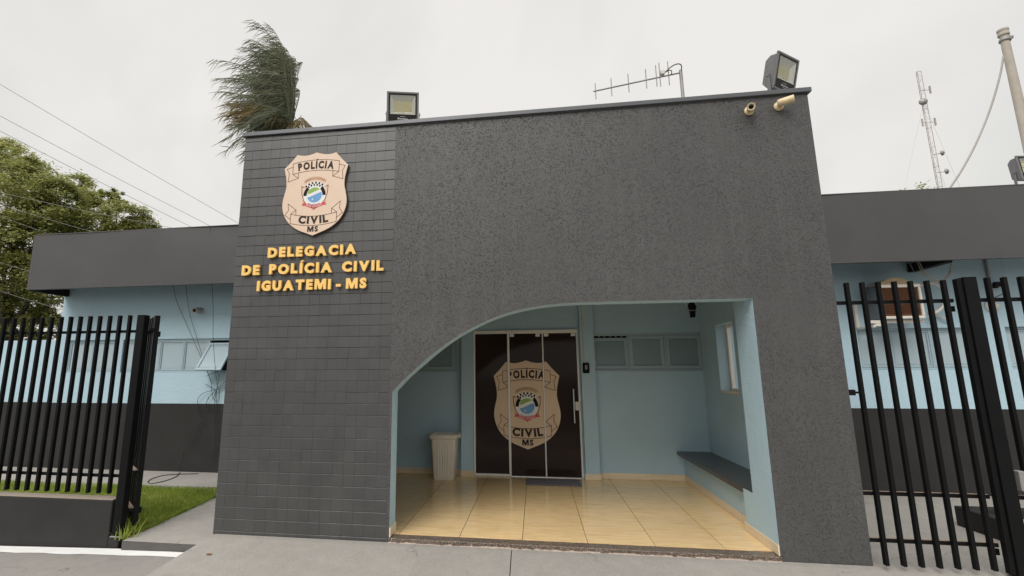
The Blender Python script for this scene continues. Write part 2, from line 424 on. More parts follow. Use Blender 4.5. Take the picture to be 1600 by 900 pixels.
MAT['palm_leaf'] = leaf_mat('palm_leaflet', (.075, .09, .055), (.15, .17, .10), (.27, .265, .165), .7, .35)
MAT['palm_old'] = leaf_mat('dry_palm_leaflet', (.13, .10, .035), (.20, .15, .05), (.26, .18, .075), .7, .25)
MAT['grass'] = leaf_mat('grass_blade', (.16, .23, .028), (.33, .43, .065), (.60, .60, .17), 1.7, .45)
MAT['weed'] = leaf_mat('weed_leaf', (.16, .26, .05), (.24, .34, .08), (.33, .40, .13), 4., .3)
MAT['bark'] = plain('tree_bark', (.10, .08, .06), .9, var=.3, vs_=5, bs_=18, bstr=.8, bd=.02)
MAT['dry'] = plain('dry_leaf', (.22, .11, .05), .8)

# ------------------------------------------------------------------ constants of the place (metres)
F, B, G = 4.7071, 7.607, 6.92
XL, XS, XO, XQ, XR = -2.88, -1.070, -1.040, 2.415, 3.122
ZT, ZO, ZB = 4.262, 2.229, -.045
P0, ZPAINT = .1138, 1.045

# ------------------------------------------------------------------ ground
def sz(x_): return -.192+.0262*min(0, x_+3.2)            # the sidewalk falls gently to the left
mb = MB(); mb.quad((-400, -300, -.55), (400, -300, -.55), (400, 600, -.55), (-400, 600, -.55)); mb.build('street', MAT['street'], kind='structure')
mb = MB()
for a, b in ((-14, -3.2), (-3.2, 14)):
    mb.quad((a, .2, sz(a)), (b, .2, sz(b)), (b, 4.648, sz(b)), (a, 4.648, sz(a))); mb.quad((a, .2, -.6), (b, .2, -.6), (b, .2, sz(b)), (a, .2, sz(a)))
mb.build('sidewalk', MAT['walk'], kind='structure')
# ramp in front of the porch: slabs parted by a joint
mb = MB()
for x0, x1, x0b, x1b in ((-2.845, .126, -3.06, .146), (.134, 3.125, .154, 3.62)):
    ys = [4.70, 4.62, 3.9, 3.58, 3.3]; zs = [-.040, -.042, -.150, -.186, -.189]
    for i in range(4):
        k0, k1 = (4.70-ys[i])/1.8, (4.70-ys[i+1])/1.8
        a0, a1 = x0+(x0b-x0)*k0, x1+(x1b-x1)*k0; b0, b1 = x0+(x0b-x0)*k1, x1+(x1b-x1)*k1
        mb.quad((a0, ys[i], zs[i]), (b0, ys[i+1], zs[i+1]), (b1, ys[i+1], zs[i+1]), (a1, ys[i], zs[i]))
        mb.quad((a0, ys[i], zs[i]), (a0, ys[i], -.3), (b0, ys[i+1], -.3), (b0, ys[i+1], zs[i+1]))
        mb.quad((a1, ys[i], zs[i]), (b1, ys[i+1], zs[i+1]), (b1, ys[i+1], -.3), (a1, ys[i], -.3))
mb.build('ramp', MAT['ramp'], kind='structure')
# path beside the porch and walkway along the wall
mb = MB(); mb.prism([(-3.80, 4.60), (-2.875, 4.60), (-2.875, 6.66), (-4.03, 6.66)], -.115, -.28, 'xy', 0, 1)
mb.box(-12, -2.875, 6.664, B-.002, -.28, -.075, 0); mb.build('path', [MAT['path'], MAT['kerb']], kind='structure')
mb = MB(); mb.box(-12, -3.80, 4.80, 6.66, -.28, -.135); mb.build('lawn', MAT['soil'], kind='structure')
mb = MB(); mb.prism([(3.13, 4.50), (11, 4.50), (11, B-.002), (3.13, B-.002)], -.085, -.28, 'xy')
mb.quad((3.13, 4.50, -.085), (3.13, 3.7, -.188), (11, 3.7, -.188), (11, 4.50, -.085)); mb.build('driveway', MAT['path'], kind='structure')
# painted white line at the foot of the low wall, brushed edge
mb = MB(); n = 60; xs = [-12+(12-2.9)*i/n for i in range(n+1)]
e0 = [4.47+.006*math.sin(i*1.7)+rnd.uniform(-.006, .006) for i in range(n+1)]; e1 = [(4.655 if xx < -3.8 else 4.602)+rnd.uniform(-.004, .006) for xx in xs]
for i in range(n):
    mb.quad((xs[i], e0[i], sz(xs[i])+.004), (xs[i+1], e0[i+1], sz(xs[i+1])+.004), (xs[i+1], min(e1[i+1], 4.645)-.008, sz(xs[i+1])+.004), (xs[i], min(e1[i], 4.645)-.008, sz(xs[i])+.004))
mb.build('painted_line', MAT['white_line'], kind='structure')

# ------------------------------------------------------------------ the building
STN = thing('police_station', 'single-storey police station, light blue with a tall charcoal entrance portal and arched opening', 'building', (0, F, 0))
OFF = Vector((0, F, 0))
class PB(MB):
    """mesh built in place coordinates, stored relative to the building's base"""
    def build(s, name, mats, parent=None, kind=None):
        if parent is None: parent = STN
        s.v = [(x, y-F, z) for x, y, z in s.v]
        return MB.build(s, name, mats, parent, None, kind)

# object coordinates equal place coordinates minus F: all materials read the true position
arch = [(-1.040, 1.365), (-.996, 1.409), (-.924, 1.485), (-.833, 1.567), (-.735, 1.650), (-.604, 1.757), (-.474, 1.852), (-.343, 1.934),
        (-.213, 2.003), (-.083, 2.064), (.046, 2.112), (.175, 2.150), (.303, 2.178), (.429, 2.199), (.56, 2.214), (.68, 2.222), (.80, 2.2265), (.926, 2.229)]
arch = [(p.x, p.z) for p in smooth_curve([(a, 0, b) for a, b in arch[:]], 3)]
D1 = 4.90       # back of the arch wall
mb = PB()
zb = ZB-.02
outer = [(XS, zb), (XO, zb)] + arch + [(XQ, ZO), (XQ, zb), (XR, zb), (XR, ZT), (XS, ZT)]
mb.add([(x, F, z) for x, z in outer], [tuple(range(len(outer)))], m=0)
op = [(XO, zb)] + arch + [(XQ, ZO)]
for (a, b) in zip(op, op[1:]):
    mb.quad((a[0], F, a[1]), (b[0], F, b[1]), (b[0], D1, b[1]), (a[0], D1, a[1]), m=1)
mb.quad((XQ, F, ZO), (XQ, F, zb), (XQ, 5.14, zb), (XQ, 5.14, ZO), m=1)
mb.quad((XR, F, zb), (XR, B, zb), (XR, B, ZT), (XR, F, ZT), m=0)
# inner face of the arch wall, top of the parapet
inn = [(-2.7, zb), (XO, zb)] + arch + [(XQ, ZO), (XQ, 3.0), (-2.7, 3.0)]
mb.add([(x, D1, z) for x, z in inn], [tuple(range(len(inn)))[::-1]], m=1)
mb.quad((XQ, D1, ZO), (XQ, 5.14, ZO), (XQ, 5.14, 3.0), (XQ, D1, 3.0), m=1)
mb.quad((XQ, 5.14, zb), (2.87, 5.14, zb), (2.87, 5.14, 3.0), (XQ, 5.14, 3.0), m=1)
mb.build('facade', [MAT['stucco'], MAT['blue']])
mb = PB(); mb.box(XL+.004, XS, F+.0055, D1-.003, zb, ZT); mb.box(XL+.004, XL+.2, D1, B-.004, zb, ZT)
pier = mb.build('tile_pier', MAT['tile_bed'])

# glazed wall tiles of the pier, every one bevelled and set a little uneven
xe = [XL]; x = XS-15*P0
while x < XS+1e-6: xe.append(x); x += P0
ze = [ZB]; k = -12
while 1.356+P0*k < ZT-.01:
    z = 1.356+P0*k
    if z > ZB+.02: ze.append(z)
    k += 1
ze.append(ZT)
cells = []
for i in range(len(xe)-1):
    for j in range(len(ze)-1):
        q = [proj((xe[i+a], F, ze[j+b])) for a, b in ((0, 0), (1, 0), (1, 1), (0, 1))]
        A = abs(sum(q[c][0]*q[(c+1) % 4][1]-q[(c+1) % 4][0]*q[c][1] for c in range(4)))/2
        cells.append((A, i, j))
cells.sort(reverse=True)
tile_mesh = {}
def tile_geo(mbx, cx, cz, w_, h_, y0, tx, tz, gx=.0018, gz=.0019, hi=False):
    gx = .0009 if cz > 2.25 or cz == 0 and hi else .0004
    a, b = w_/2-gx/2, h_/2-gz/2; c = .0034; ch = .0022 if gx > .001 else .0004
    def P(x_, z_, y): return (cx+x_, y0+y+x_*tx+z_*tz, cz+z_)
    mbx.add([P(-a, -b, .003), P(a, -b, .003), P(a, b, .003), P(-a, b, .003), P(-a+ch, -b+c, 0), P(a-ch, -b+c, 0), P(a-ch, b-c, 0), P(-a+ch, b-c, 0),
             P(-a, -b, .012), P(a, -b, .012), P(a, b, .012), P(-a, b, .012)],
            [(4, 5, 6, 7), (0, 1, 5, 4), (1, 2, 6, 5), (2, 3, 7, 6), (3, 0, 4, 7), (8, 9, 1, 0), (9, 10, 2, 1), (10, 11, 3, 2), (11, 8, 0, 3)])
rest = MB()
for n, (A, i, j) in enumerate(cells):
    cx, cz = (xe[i]+xe[i+1])/2, (ze[j]+ze[j+1])/2; w_, h_ = xe[i+1]-xe[i], ze[j+1]-ze[j]
    dy, tx, tz = rnd.uniform(-.0012, .0008), rnd.gauss(0, .006), rnd.gauss(0, .006)
    if n < 300:
        key = (round(w_, 3), round(h_, 3), rnd.randrange(6), cz > 2.25)
        if key not in tile_mesh:
            t_ = MB(); tile_geo(t_, 0, 0, w_, h_, 0, tx, tz, hi=cz > 2.25); me = bpy.data.meshes.new('tile')
            me.from_pydata(t_.v, [], t_.f); me.materials.append(MAT['tile']); tile_mesh[key] = me
        link('tile', tile_mesh[key], pier, (cx, dy, cz))
    else:
        tile_geo(rest, cx, cz, w_, h_, dy, tx, tz)
rest.build('tile', MAT['tile'], pier, None, 'stuff')

# flashing on top of the portal
mb = PB(); mb.cbox(XL-.03, XR+.03, F-.03, F+.22, ZT+.002, ZT+.05, .004); mb.cbox(XL-.03, XL+.2, F+.223, B, ZT+.002, ZT+.05); mb.cbox(XR-.2, XR+.03, F+.223, B, ZT+.002, ZT+.05)
mb.build('parapet_cap', MAT['char_cap'])

def wall_grid(mb, x0, x1, z0, z1, y, t_, holes, split=None, mlo=0, mhi=1, mrev=1):
    """wall sheet facing -Y with holes, reveals t_ deep; lower band in another paint"""
    X = sorted({x0, x1, *[h[0] for h in holes], *[h[1] for h in holes]}); Z = sorted({z0, z1, *([split] if split else []), *[h[2] for h in holes], *[h[3] for h in holes]})
    for a, b in zip(X, X[1:]):
        for c, d in zip(Z, Z[1:]):
            mx_, mz_ = (a+b)/2, (c+d)/2
            if any(h[0] < mx_ < h[1] and h[2] < mz_ < h[3] for h in holes): continue
            mm = mlo if split and mz_ < split else mhi
            mb.quad((a, y, c), (b, y, c), (b, y, d), (a, y, d), m=mm)
    for (a, b, c, d) in holes:
        y1 = y+t_
        mb.quad((a, y, c), (a, y, d), (a, y1, d), (a, y1, c), m=mrev); mb.quad((b, y, d), (b, y, c), (b, y1, c), (b, y1, d), m=mrev)
        mb.quad((a, y, d), (b, y, d), (b, y1, d), (a, y1, d), m=mrev); mb.quad((b, y, c), (a, y, c), (a, y1, c), (b, y1, c), m=mrev)
WZ0, WZ1 = 1.580, 2.165
LH = [(-8.14, -7.08, WZ0, WZ1), (-6.98, -3.80, WZ0, WZ1)]
RH = [(5.02, 6.655, WZ0, WZ1), (6.885, 8.8, WZ0, WZ1)]
PH = [(1.245, 2.905, 1.572, 2.150), (-2.45, -.862, 1.572, 2.150)]
mb = PB(); wall_grid(mb, -8.345, XL, -.12, 3.62, B, .12, LH, ZPAINT)
mb.quad((-8.345, B, -.12), (-8.345, B, 3.62), (-8.345, 16, 3.62), (-8.345, 16, -.12), m=1)
mb.build('wall', [MAT['char_wall'], MAT['blue']])
mb = PB(); wall_grid(mb, XR, 9.6, -.12, 3.62, B, .12, RH, ZPAINT); mb.quad((9.6, B, -.12), (9.6, 16, -.12), (9.6, 16, 3.62), (9.6, B, 3.62), m=1)
mb.build('wall', [MAT['char_wall'], MAT['blue']])
DX0, DX1, DZ = -.590, 1.062, 2.225
mb = PB(); wall_grid(mb, -2.68, 2.87, -.02, 2.86, B, .12, PH+[(DX0, DX1, -.02, DZ)])
mb.build('porch_back_wall', [MAT['blue'], MAT['blue']])
# porch side walls: the right one has an unglazed opening
mb = PB(); SW = (6.395, 6.975, 1.278, 2.190)
def ywall(mb, X, flip, y0, y1, z0, z1, hole, m):
    Ys = [y0, y1] if hole is None else [y0, hole[0], hole[1], y1]; Zs = [z0, z1] if hole is None else [z0, hole[2], hole[3], z1]
    for a, b in zip(Ys, Ys[1:]):
        for c, d in zip(Zs, Zs[1:]):
            if hole and (a, b) == (hole[0], hole[1]) and (c, d) == (hole[2], hole[3]): continue
            q = [(X, a, c), (X, a, d), (X, b, d), (X, b, c)]; mb.quad(*(q if flip else q[::-1]), m=m)
ywall(mb, 2.87, True, 5.14, B, -.02, 2.86, SW, 0)
a, b, c, d = SW
for q in (((2.87, a, c), (2.87, b, c), (3.119, b, c), (3.119, a, c)), ((2.87, a, d), (3.119, a, d), (3.119, b, d), (2.87, b, d)),
          ((2.87, a, c), (3.119, a, c), (3.119, a, d), (2.87, a, d)), ((2.87, b, c), (2.87, b, d), (3.119, b, d), (3.119, b, c))): mb.quad(*q, m=0)
mb.build('porch_side_wall', MAT['blue'])
mb = PB(); ywall(mb, -2.68, False, D1, B, -.02, 2.86, None, 0); mb.build('porch_side_wall', MAT['blue'])
mb = PB(); mb.box(-2.68, 2.87, D1+.002, B-.002, 2.84, 2.9); mb.build('ceiling', MAT['ceil'])
mb = PB(); mb.cbox(2.86, 3.10, SW[0]+.004, SW[1]-.004, SW[2]+.001, SW[2]+.022); mb.build('window_sill', MAT['skirt'])

mb = PB()
for a_, b_, c_, d_ in ((SW[0]+.002, SW[0]+.045, SW[2]+.024, SW[3]-.002), (SW[1]-.045, SW[1]-.002, SW[2]+.024, SW[3]-.002), (SW[0]+.046, SW[1]-.046, SW[3]-.045, SW[3]-.002), (SW[0]+.046, SW[1]-.046, SW[2]+.024, SW[2]+.06)): mb.cbox(3.0, 3.045, a_, b_, c_, d_, .004)
mb.build('window_frame', MAT['white_alu'])
# cut the outer portal cheek where the side opening passes (facade cheek is rebuilt with the hole)
fo = [o for o in kids(STN) if o.name.startswith('facade')][0]
me = fo.data
import bmesh
bm = bmesh.new(); bm.from_mesh(me); bm.faces.ensure_lookup_table()
for f_ in [f_ for f_ in bm.faces if len(f_.verts) == 4 and all(abs(v.co.x-XR) < 1e-4 for v in f_.verts)]: bm.faces.remove(f_)
bm.to_mesh(me); bm.free()
mb = PB(); ywall(mb, XR, False, F, B, zb, ZT, SW, 0); mb.build('portal_cheek', MAT['stucco'])

# roofs and eaves
mb = PB(); mb.quad((-8.34, G+.03, 3.60), (XL, G+.03, 3.60), (XL, 16, 4.2), (-8.34, 16, 4.2)); mb.quad((-8.34, G+.03, 3.57), (-8.34, 16, 4.17), (XL, 16, 4.17), (XL, G+.03, 3.57))
mb.quad((XR, G+.03, 3.60), (9.8, G+.03, 3.60), (9.8, 16, 4.2), (XR, 16, 4.2)); mb.quad((XR, G+.03, 3.57), (XR, 16, 4.17), (9.8, 16, 4.17), (9.8, G+.03, 3.57))
mb.quad((-2.7, D1, 4.1), (2.9, D1, 4.1), (2.9, 16, 4.1), (-2.7, 16, 4.1)); mb.build('roof', MAT['galv'])
def fascia(x0, x1, seed):
    r_ = random.Random(41 if x1 < 0 else 42); mb = PB(); nx, nzz = max(4, int((x1-x0)/.12)), 8
    ph = [(r_.uniform(.8, 2.6), r_.uniform(1.5, 4), r_.uniform(0, 6), r_.uniform(.002, .005)) for _ in range(5)]
    dent = [(r_.uniform(-8, -3) if x1 < 0 else r_.uniform(3.3, 8), r_.uniform(3.05, 3.9), r_.uniform(.08, .2), r_.uniform(.004, .011)) for _ in range(4)]
    def yy(x_, z_):
        s = sum(a_*math.sin(kx*x_+kz*z_+p_) for kx, kz, p_, a_ in ph)
        s += sum(a_*math.exp(-((x_-dx)**2+(z_-dz)**2)/r2**2) for dx, dz, r2, a_ in dent); return G+s
    vs_ = [(x0+(x1-x0)*i/nx, yy(x0+(x1-x0)*i/nx, 3.012+.966*j/nzz) - (.0 if 0 < j < nzz else 0), 3.012+.966*j/nzz) for i in range(nx+1) for j in range(nzz+1)]
    mb.add(vs_, [(i*(nzz+1)+j, (i+1)*(nzz+1)+j, (i+1)*(nzz+1)+j+1, i*(nzz+1)+j+1) for i in range(nx) for j in range(nzz)], smooth=True)
    mb.cbox(x0, x1, G-.006, G+.05, 2.999, 3.014, .003); mb.cbox(x0, x1, G-.008, G+.05, 3.976, 3.992, .003)
    mb.quad((x0, G+.045, 3.0), (x0, G+.045, 3.98), (x1, G+.045, 3.98), (x1, G+.045, 3.0))
    for xx in (x0, x1): mb.quad((xx, G+.004, 3.01), (xx, G+.045, 3.01), (xx, G+.045, 3.98), (xx, G+.004, 3.98))
    return mb.build('fascia_panel', MAT['char_smooth'])
for i, (a, b) in enumerate(((-8.345, -4.934), (-4.933, XL), (XR, 6.402), (6.403, 9.8))): fascia(a, b, 40+i)
mb = PB(); mb.quad((-8.343, G+.05, 3.0), (-8.343, B+6, 3.0), (-8.343, B+6, 4.1), (-8.343, G+.05, 3.98)); mb.build('roof_end', MAT['char_smooth'])
for xa, xb in ((-8.34, -8.24), (5.80, 5.90), (8.3, 8.4)):
    mb = PB(); mb.cbox(xa, xb, G+.052, B-.002, 2.985 if xa < 0 else 2.975, 3.10, .004); mb.build('eave_beam', MAT['void'])

# ---- windows
FW = .022
def sash(parent, x0, x1, z0, z1, y, tilt, fm, gm, fw=.045):
    """one top-hung panel: frame and pane; tilt opens the foot outward"""
    m_ = Matrix.Translation((0, y-F, z1)) @ Matrix.Rotation(-tilt, 4, 'X')
    h = z1-z0; mb = MB()
    if tilt == 0: fw = FW
    for (a, b, c, d) in ((x0, x1, -fw, 0), (x0, x1, -h, -h+fw), (x0, x0+fw, -h+fw, -fw), (x1-fw, x1, -h+fw, -fw)):
        mb.cbox(a, b, -.012, .018, c, d, .004, mat=m_)
    s_ = mb.build('sash', fm, parent)
    mb = MB(); q = [m_ @ Vector(p) for p in ((x0+fw, .004, -h+fw), (x1-fw, .004, -h+fw), (x1-fw, .004, -fw), (x0+fw, .004, -fw))]; q2 = [p+m_.to_3x3() @ Vector((0, .004, 0)) for p in q]
    mb.quad(*q); mb.quad(*q2[::-1])
    mb.cbox(x0+fw+.02, x1-fw-.02, -.002, .003, -h+fw+.02, -h+fw+.026, .001, mat=m_); mb.cbox(x0+fw+.02, x1-fw-.02, -.002, .003, -fw-.026, -fw-.02, .001, mat=m_)
    mb.build('pane', gm, parent)
def window(hole, edges, opened, fm, gm, rec=.06, label=None, slots=False):
    a, b, c, d = hole; mb = PB(); y0 = B+rec
    mb.cbox(a+.001, b-.001, y0-.02, y0+.04, d-.035, d-.001); mb.cbox(a+.001, b-.001, y0-.02, y0+.04, c+.001, c+.03)
    for e in edges: mb.cbox(max(a+.001, e-.014), min(b-.001, e+.014), y0-.022, y0+.038, c+.031, d-.036)
    if slots:
        for k in range(6): mb.cbox(edges[0]+.03+k*.085, edges[0]+.045+k*.085, y0-.018, y0+.02, d-.06, d-.0355)
    mb.quad((a, y0+.055, c), (b, y0+.055, c), (b, y0+.055, d), (a, y0+.055, d), m=1)
    w_ = mb.build('window', [fm, MAT['void']])
    if label: w_['label'] = label
    for i, (e0, e1) in enumerate(zip(edges, edges[1:])):
        tl = opened.get(i, 0); zt_ = d-(.068 if slots and tl else .038)
        if tl > .3: zt_ -= .045                     # the stay lets the head slide down as it opens
        sash(w_, e0+.016, e1-.016, zt_-.57 if tl > .3 else c+.033, zt_, y0-.005 if tl < .3 else y0-.03, tl, fm, gm)
window(LH[0], [-8.12, -7.61, -7.10], {}, MAT['blue_frame'], MAT['film'])
window(LH[1], [-6.96, -6.24, -5.77, -5.285, -4.775, -4.28, -3.82], {3: R(34)}, MAT['blue_frame'], MAT['film'], rec=.045, label='window with one panel swung open')
window(RH[0], [5.04, 5.475, 5.98, 6.635], {}, MAT['blue_frame'], MAT['film'], rec=.07)
window(RH[1], [6.905, 7.45, 8.0, 8.78], {}, MAT['blue_frame'], MAT['film'], rec=.07)
FW = .05
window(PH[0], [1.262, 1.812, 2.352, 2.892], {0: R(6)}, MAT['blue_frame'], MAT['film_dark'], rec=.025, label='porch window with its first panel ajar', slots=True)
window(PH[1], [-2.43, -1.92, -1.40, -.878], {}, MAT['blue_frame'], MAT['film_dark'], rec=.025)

# ---- pilasters, floor, skirting, bench
for x0, x1 in ((-.775, -.585), (1.080, 1.292)):
    mb = PB(); mb.cbox(x0, x1, B-.115, B-.001, -.01, 2.838, .004); pl = mb.build('pilaster', MAT['blue_smooth'])
    mb = PB(); mb.cbox(x0-.008, x1+.008, B-.125, B-.116, .001, .085, .002); mb.cbox(x1-.001, x1+.008, B-.116, B-.012, .001, .085, .002); mb.build('skirting_tile', MAT['skirt'], pl)
mb = PB(); mb.box(-2.67, 2.865, 4.835, B-.004, -.06, -.004); fl = mb.build('floor', MAT['grout'])
J0 = .2237; yrows = [4.828, 5.75, 6.67, 7.602]
for k in range(-6, 6):
    x0, x1 = J0+.6*k, J0+.6*(k+1)
    if x1 < -2.66 or x0 > 2.86: continue
    x0, x1 = max(x0, -2.67), min(x1, 2.86)
    for y0, y1 in zip(yrows, yrows[1:]):
        mb = MB(); cx, cy = (x0+x1)/2, (y0+y1)/2; hx, hy = (x1-x0)/2-.0028, (y1-y0)/2-.00005
        mb.box(-hx, hx, -hy, hy, -.010, 0); mb.build('floor_tile', MAT['floor'], fl, (cx, cy-F, 0))
mb = PB(); mb.cbox(XO-.004, XQ+.012, F-.012, 4.826, -.052, -.004, .004); mb.build('door_sill', MAT['granite'])
mb = PB(); n = 90                                   # ragged line of mortar left along the sill
for i in range(n):
    xa = XO+(XQ-XO)*i/n; xb = XO+(XQ-XO)*(i+1)/n; h = rnd.uniform(.003, .012) if rnd.random() < .85 else .001
    mb.box(xa, xb-.0005, F-.014-rnd.uniform(.004, .016), F-.0125, -.06, -.042+h)
mb.build('mortar_bead', MAT['rope'])
def skirt(p0, p1, nrm, z1=.085, t_=.012):
    a, b = Vector((*p0, 0)), Vector((*p1, 0)); d = (b-a); L = d.length; d.normalize(); nn = Vector((*nrm, 0))
    m_ = Matrix(((d.x, nn.x, 0, a.x), (d.y, nn.y, 0, a.y-F), (0, 0, 1, .001), (0, 0, 0, 1)))
    mb = MB(); mb.cbox(.0012, L-.0012, .0005, t_, 0, z1, .002, mat=m_); return mb.build('skirting_tile', MAT['skirt'], STN)
xs = [1.30, 1.4237, 2.0237, 2.50]
for a, b in zip(xs, xs[1:]): skirt((a, B), (b, B), (0, -1))
xs = [-2.67, -2.176, -1.576, -.976, -.785]
for a, b in zip(xs, xs[1:]): skirt((a, B), (b, B), (0, -1))
ys = [B-.012, 5.96, 5.36]
for a, b in zip(ys, ys[1:]): skirt((2.50, a), (2.50, b), (-1, 0))
skirt((XQ, 5.36), (XQ, F-.004), (-1, 0)); skirt((2.50, 5.362), (XQ-.012, 5.362), (0, 1)); skirt((XO, F-.002), (XO, D1), (1, 0)); skirt((XO+.01, D1), (-2.67, D1), (0, 1))
mb = PB(); mb.box(2.50, 2.868, 5.36, B-.002, .0, .36); mb.box(XQ+.001, 2.868, 5.141, 5.36, .0, .405)
be = mb.build('bench', MAT['blue'])
mb = PB(); mb.cbox(2.405, 2.868, 5.362, B-.002, .362, .414, .004); mb.cbox(XQ+.003, 2.868, 5.142, 5.3615, .406, .4145, .002); mb.build('bench_slab', MAT['bench'], be)

# ------------------------------------------------------------------ text and emblem
_gl = {}
def glyph(ch, off):
    if (ch, off) in _gl: return _gl[ch, off]
    if off > .03 and ch in 'MÍ':                       # heavy capitals drawn as outlines of their own
        h, b0 = CAPH+off, -off
        if ch == 'M': parts = [[(0, b0), (.20, b0), (.20, .50*h), (.36, b0), (.54, b0), (.70, .50*h), (.70, b0), (.90, b0), (.90, h), (.63, h), (.45, .42*h), (.27, h), (0, h)]]
        else:
            g = glyph('I', off); w_ = g[4]-g[3]; parts = [[(0, b0), (w_, b0), (w_, h), (0, h)], [(w_*.1, h+.05), (w_*.75, h+.05), (w_*1.45, h+.22), (w_*.62, h+.22)]]
        v = []; f_ = []; bd = []
        for q in parts:
            o = len(v); v += q; f_.append(tuple(range(o, o+len(q)))); bd += [(o+i, o+(i+1) % len(q)) for i in range(len(q))]
        _gl[ch, off] = (v, f_, bd, 0, .90 if ch == 'M' else w_); return _gl[ch, off]
    cu = bpy.data.curves.new('glyph', 'FONT'); cu.body = ch; cu.size = 1; cu.offset = off; cu.resolution_u = 3
    o = bpy.data.objects.new('glyph', cu); COL.objects.link(o); bpy.context.view_layer.update()
    me_ = bpy.data.meshes.new_from_object(o.evaluated_get(bpy.context.evaluated_depsgraph_get()))
    v = [(p.co.x, p.co.y) for p in me_.vertices]; f_ = [tuple(p.vertices) for p in me_.polygons]
    bpy.data.objects.remove(o); bpy.data.curves.remove(cu); bpy.data.meshes.remove(me_)
    # boundary loops for the sides
    ed = {}
    for q in f_:
        for i in range(len(q)):
            e = (q[i], q[(i+1) % len(q)])
            ed[e] = 1
    bd = [e for e in ed if (e[1], e[0]) not in ed]
    ar = sum(v[a][0]*v[b][1]-v[b][0]*v[a][1] for a, b in bd)
    xs_ = [p[0] for p in v]
    _gl[ch, off] = (v, f_, bd, min(xs_), max(xs_)); return _gl[ch, off]
CAPH = max(p[1] for p in glyph('H', 0)[0])
def layout(txt, off, gap, space):
    x_ = 0; out = []
    for ch in txt:
        if ch == ' ': x_ += space; continue
        g = glyph(ch, off); out.append((ch, x_-g[3])); x_ += g[4]-g[3]+gap
    return out, x_-gap

def shield_outline(n=4):
    h = [(0, 0), (.09, .022), (.175, .031), (.25, .026), (.305, .014)]
    h2 = [(.305, .014), (.40, .10), (.5, .178)]
    h3 = [(.5, .178), (.478, .25), (.458, .33), (.455, .42), (.478, .50), (.497, .58), (.495, .66), (.462, .745), (.40, .825), (.31, .89), (.21, .936), (.10, .970), (0, 1.)]
    def cur(p): return [(q.x, q.y) for q in smooth_curve([(a, b, 0) for a, b in p], n)]
    rt = cur(h)[:-1]+h2[:2]+cur(h3)
    lt = [(-a, b) for a, b in rt[1:-1]][::-1]
    return rt+lt        # clockwise on the face, v runs down

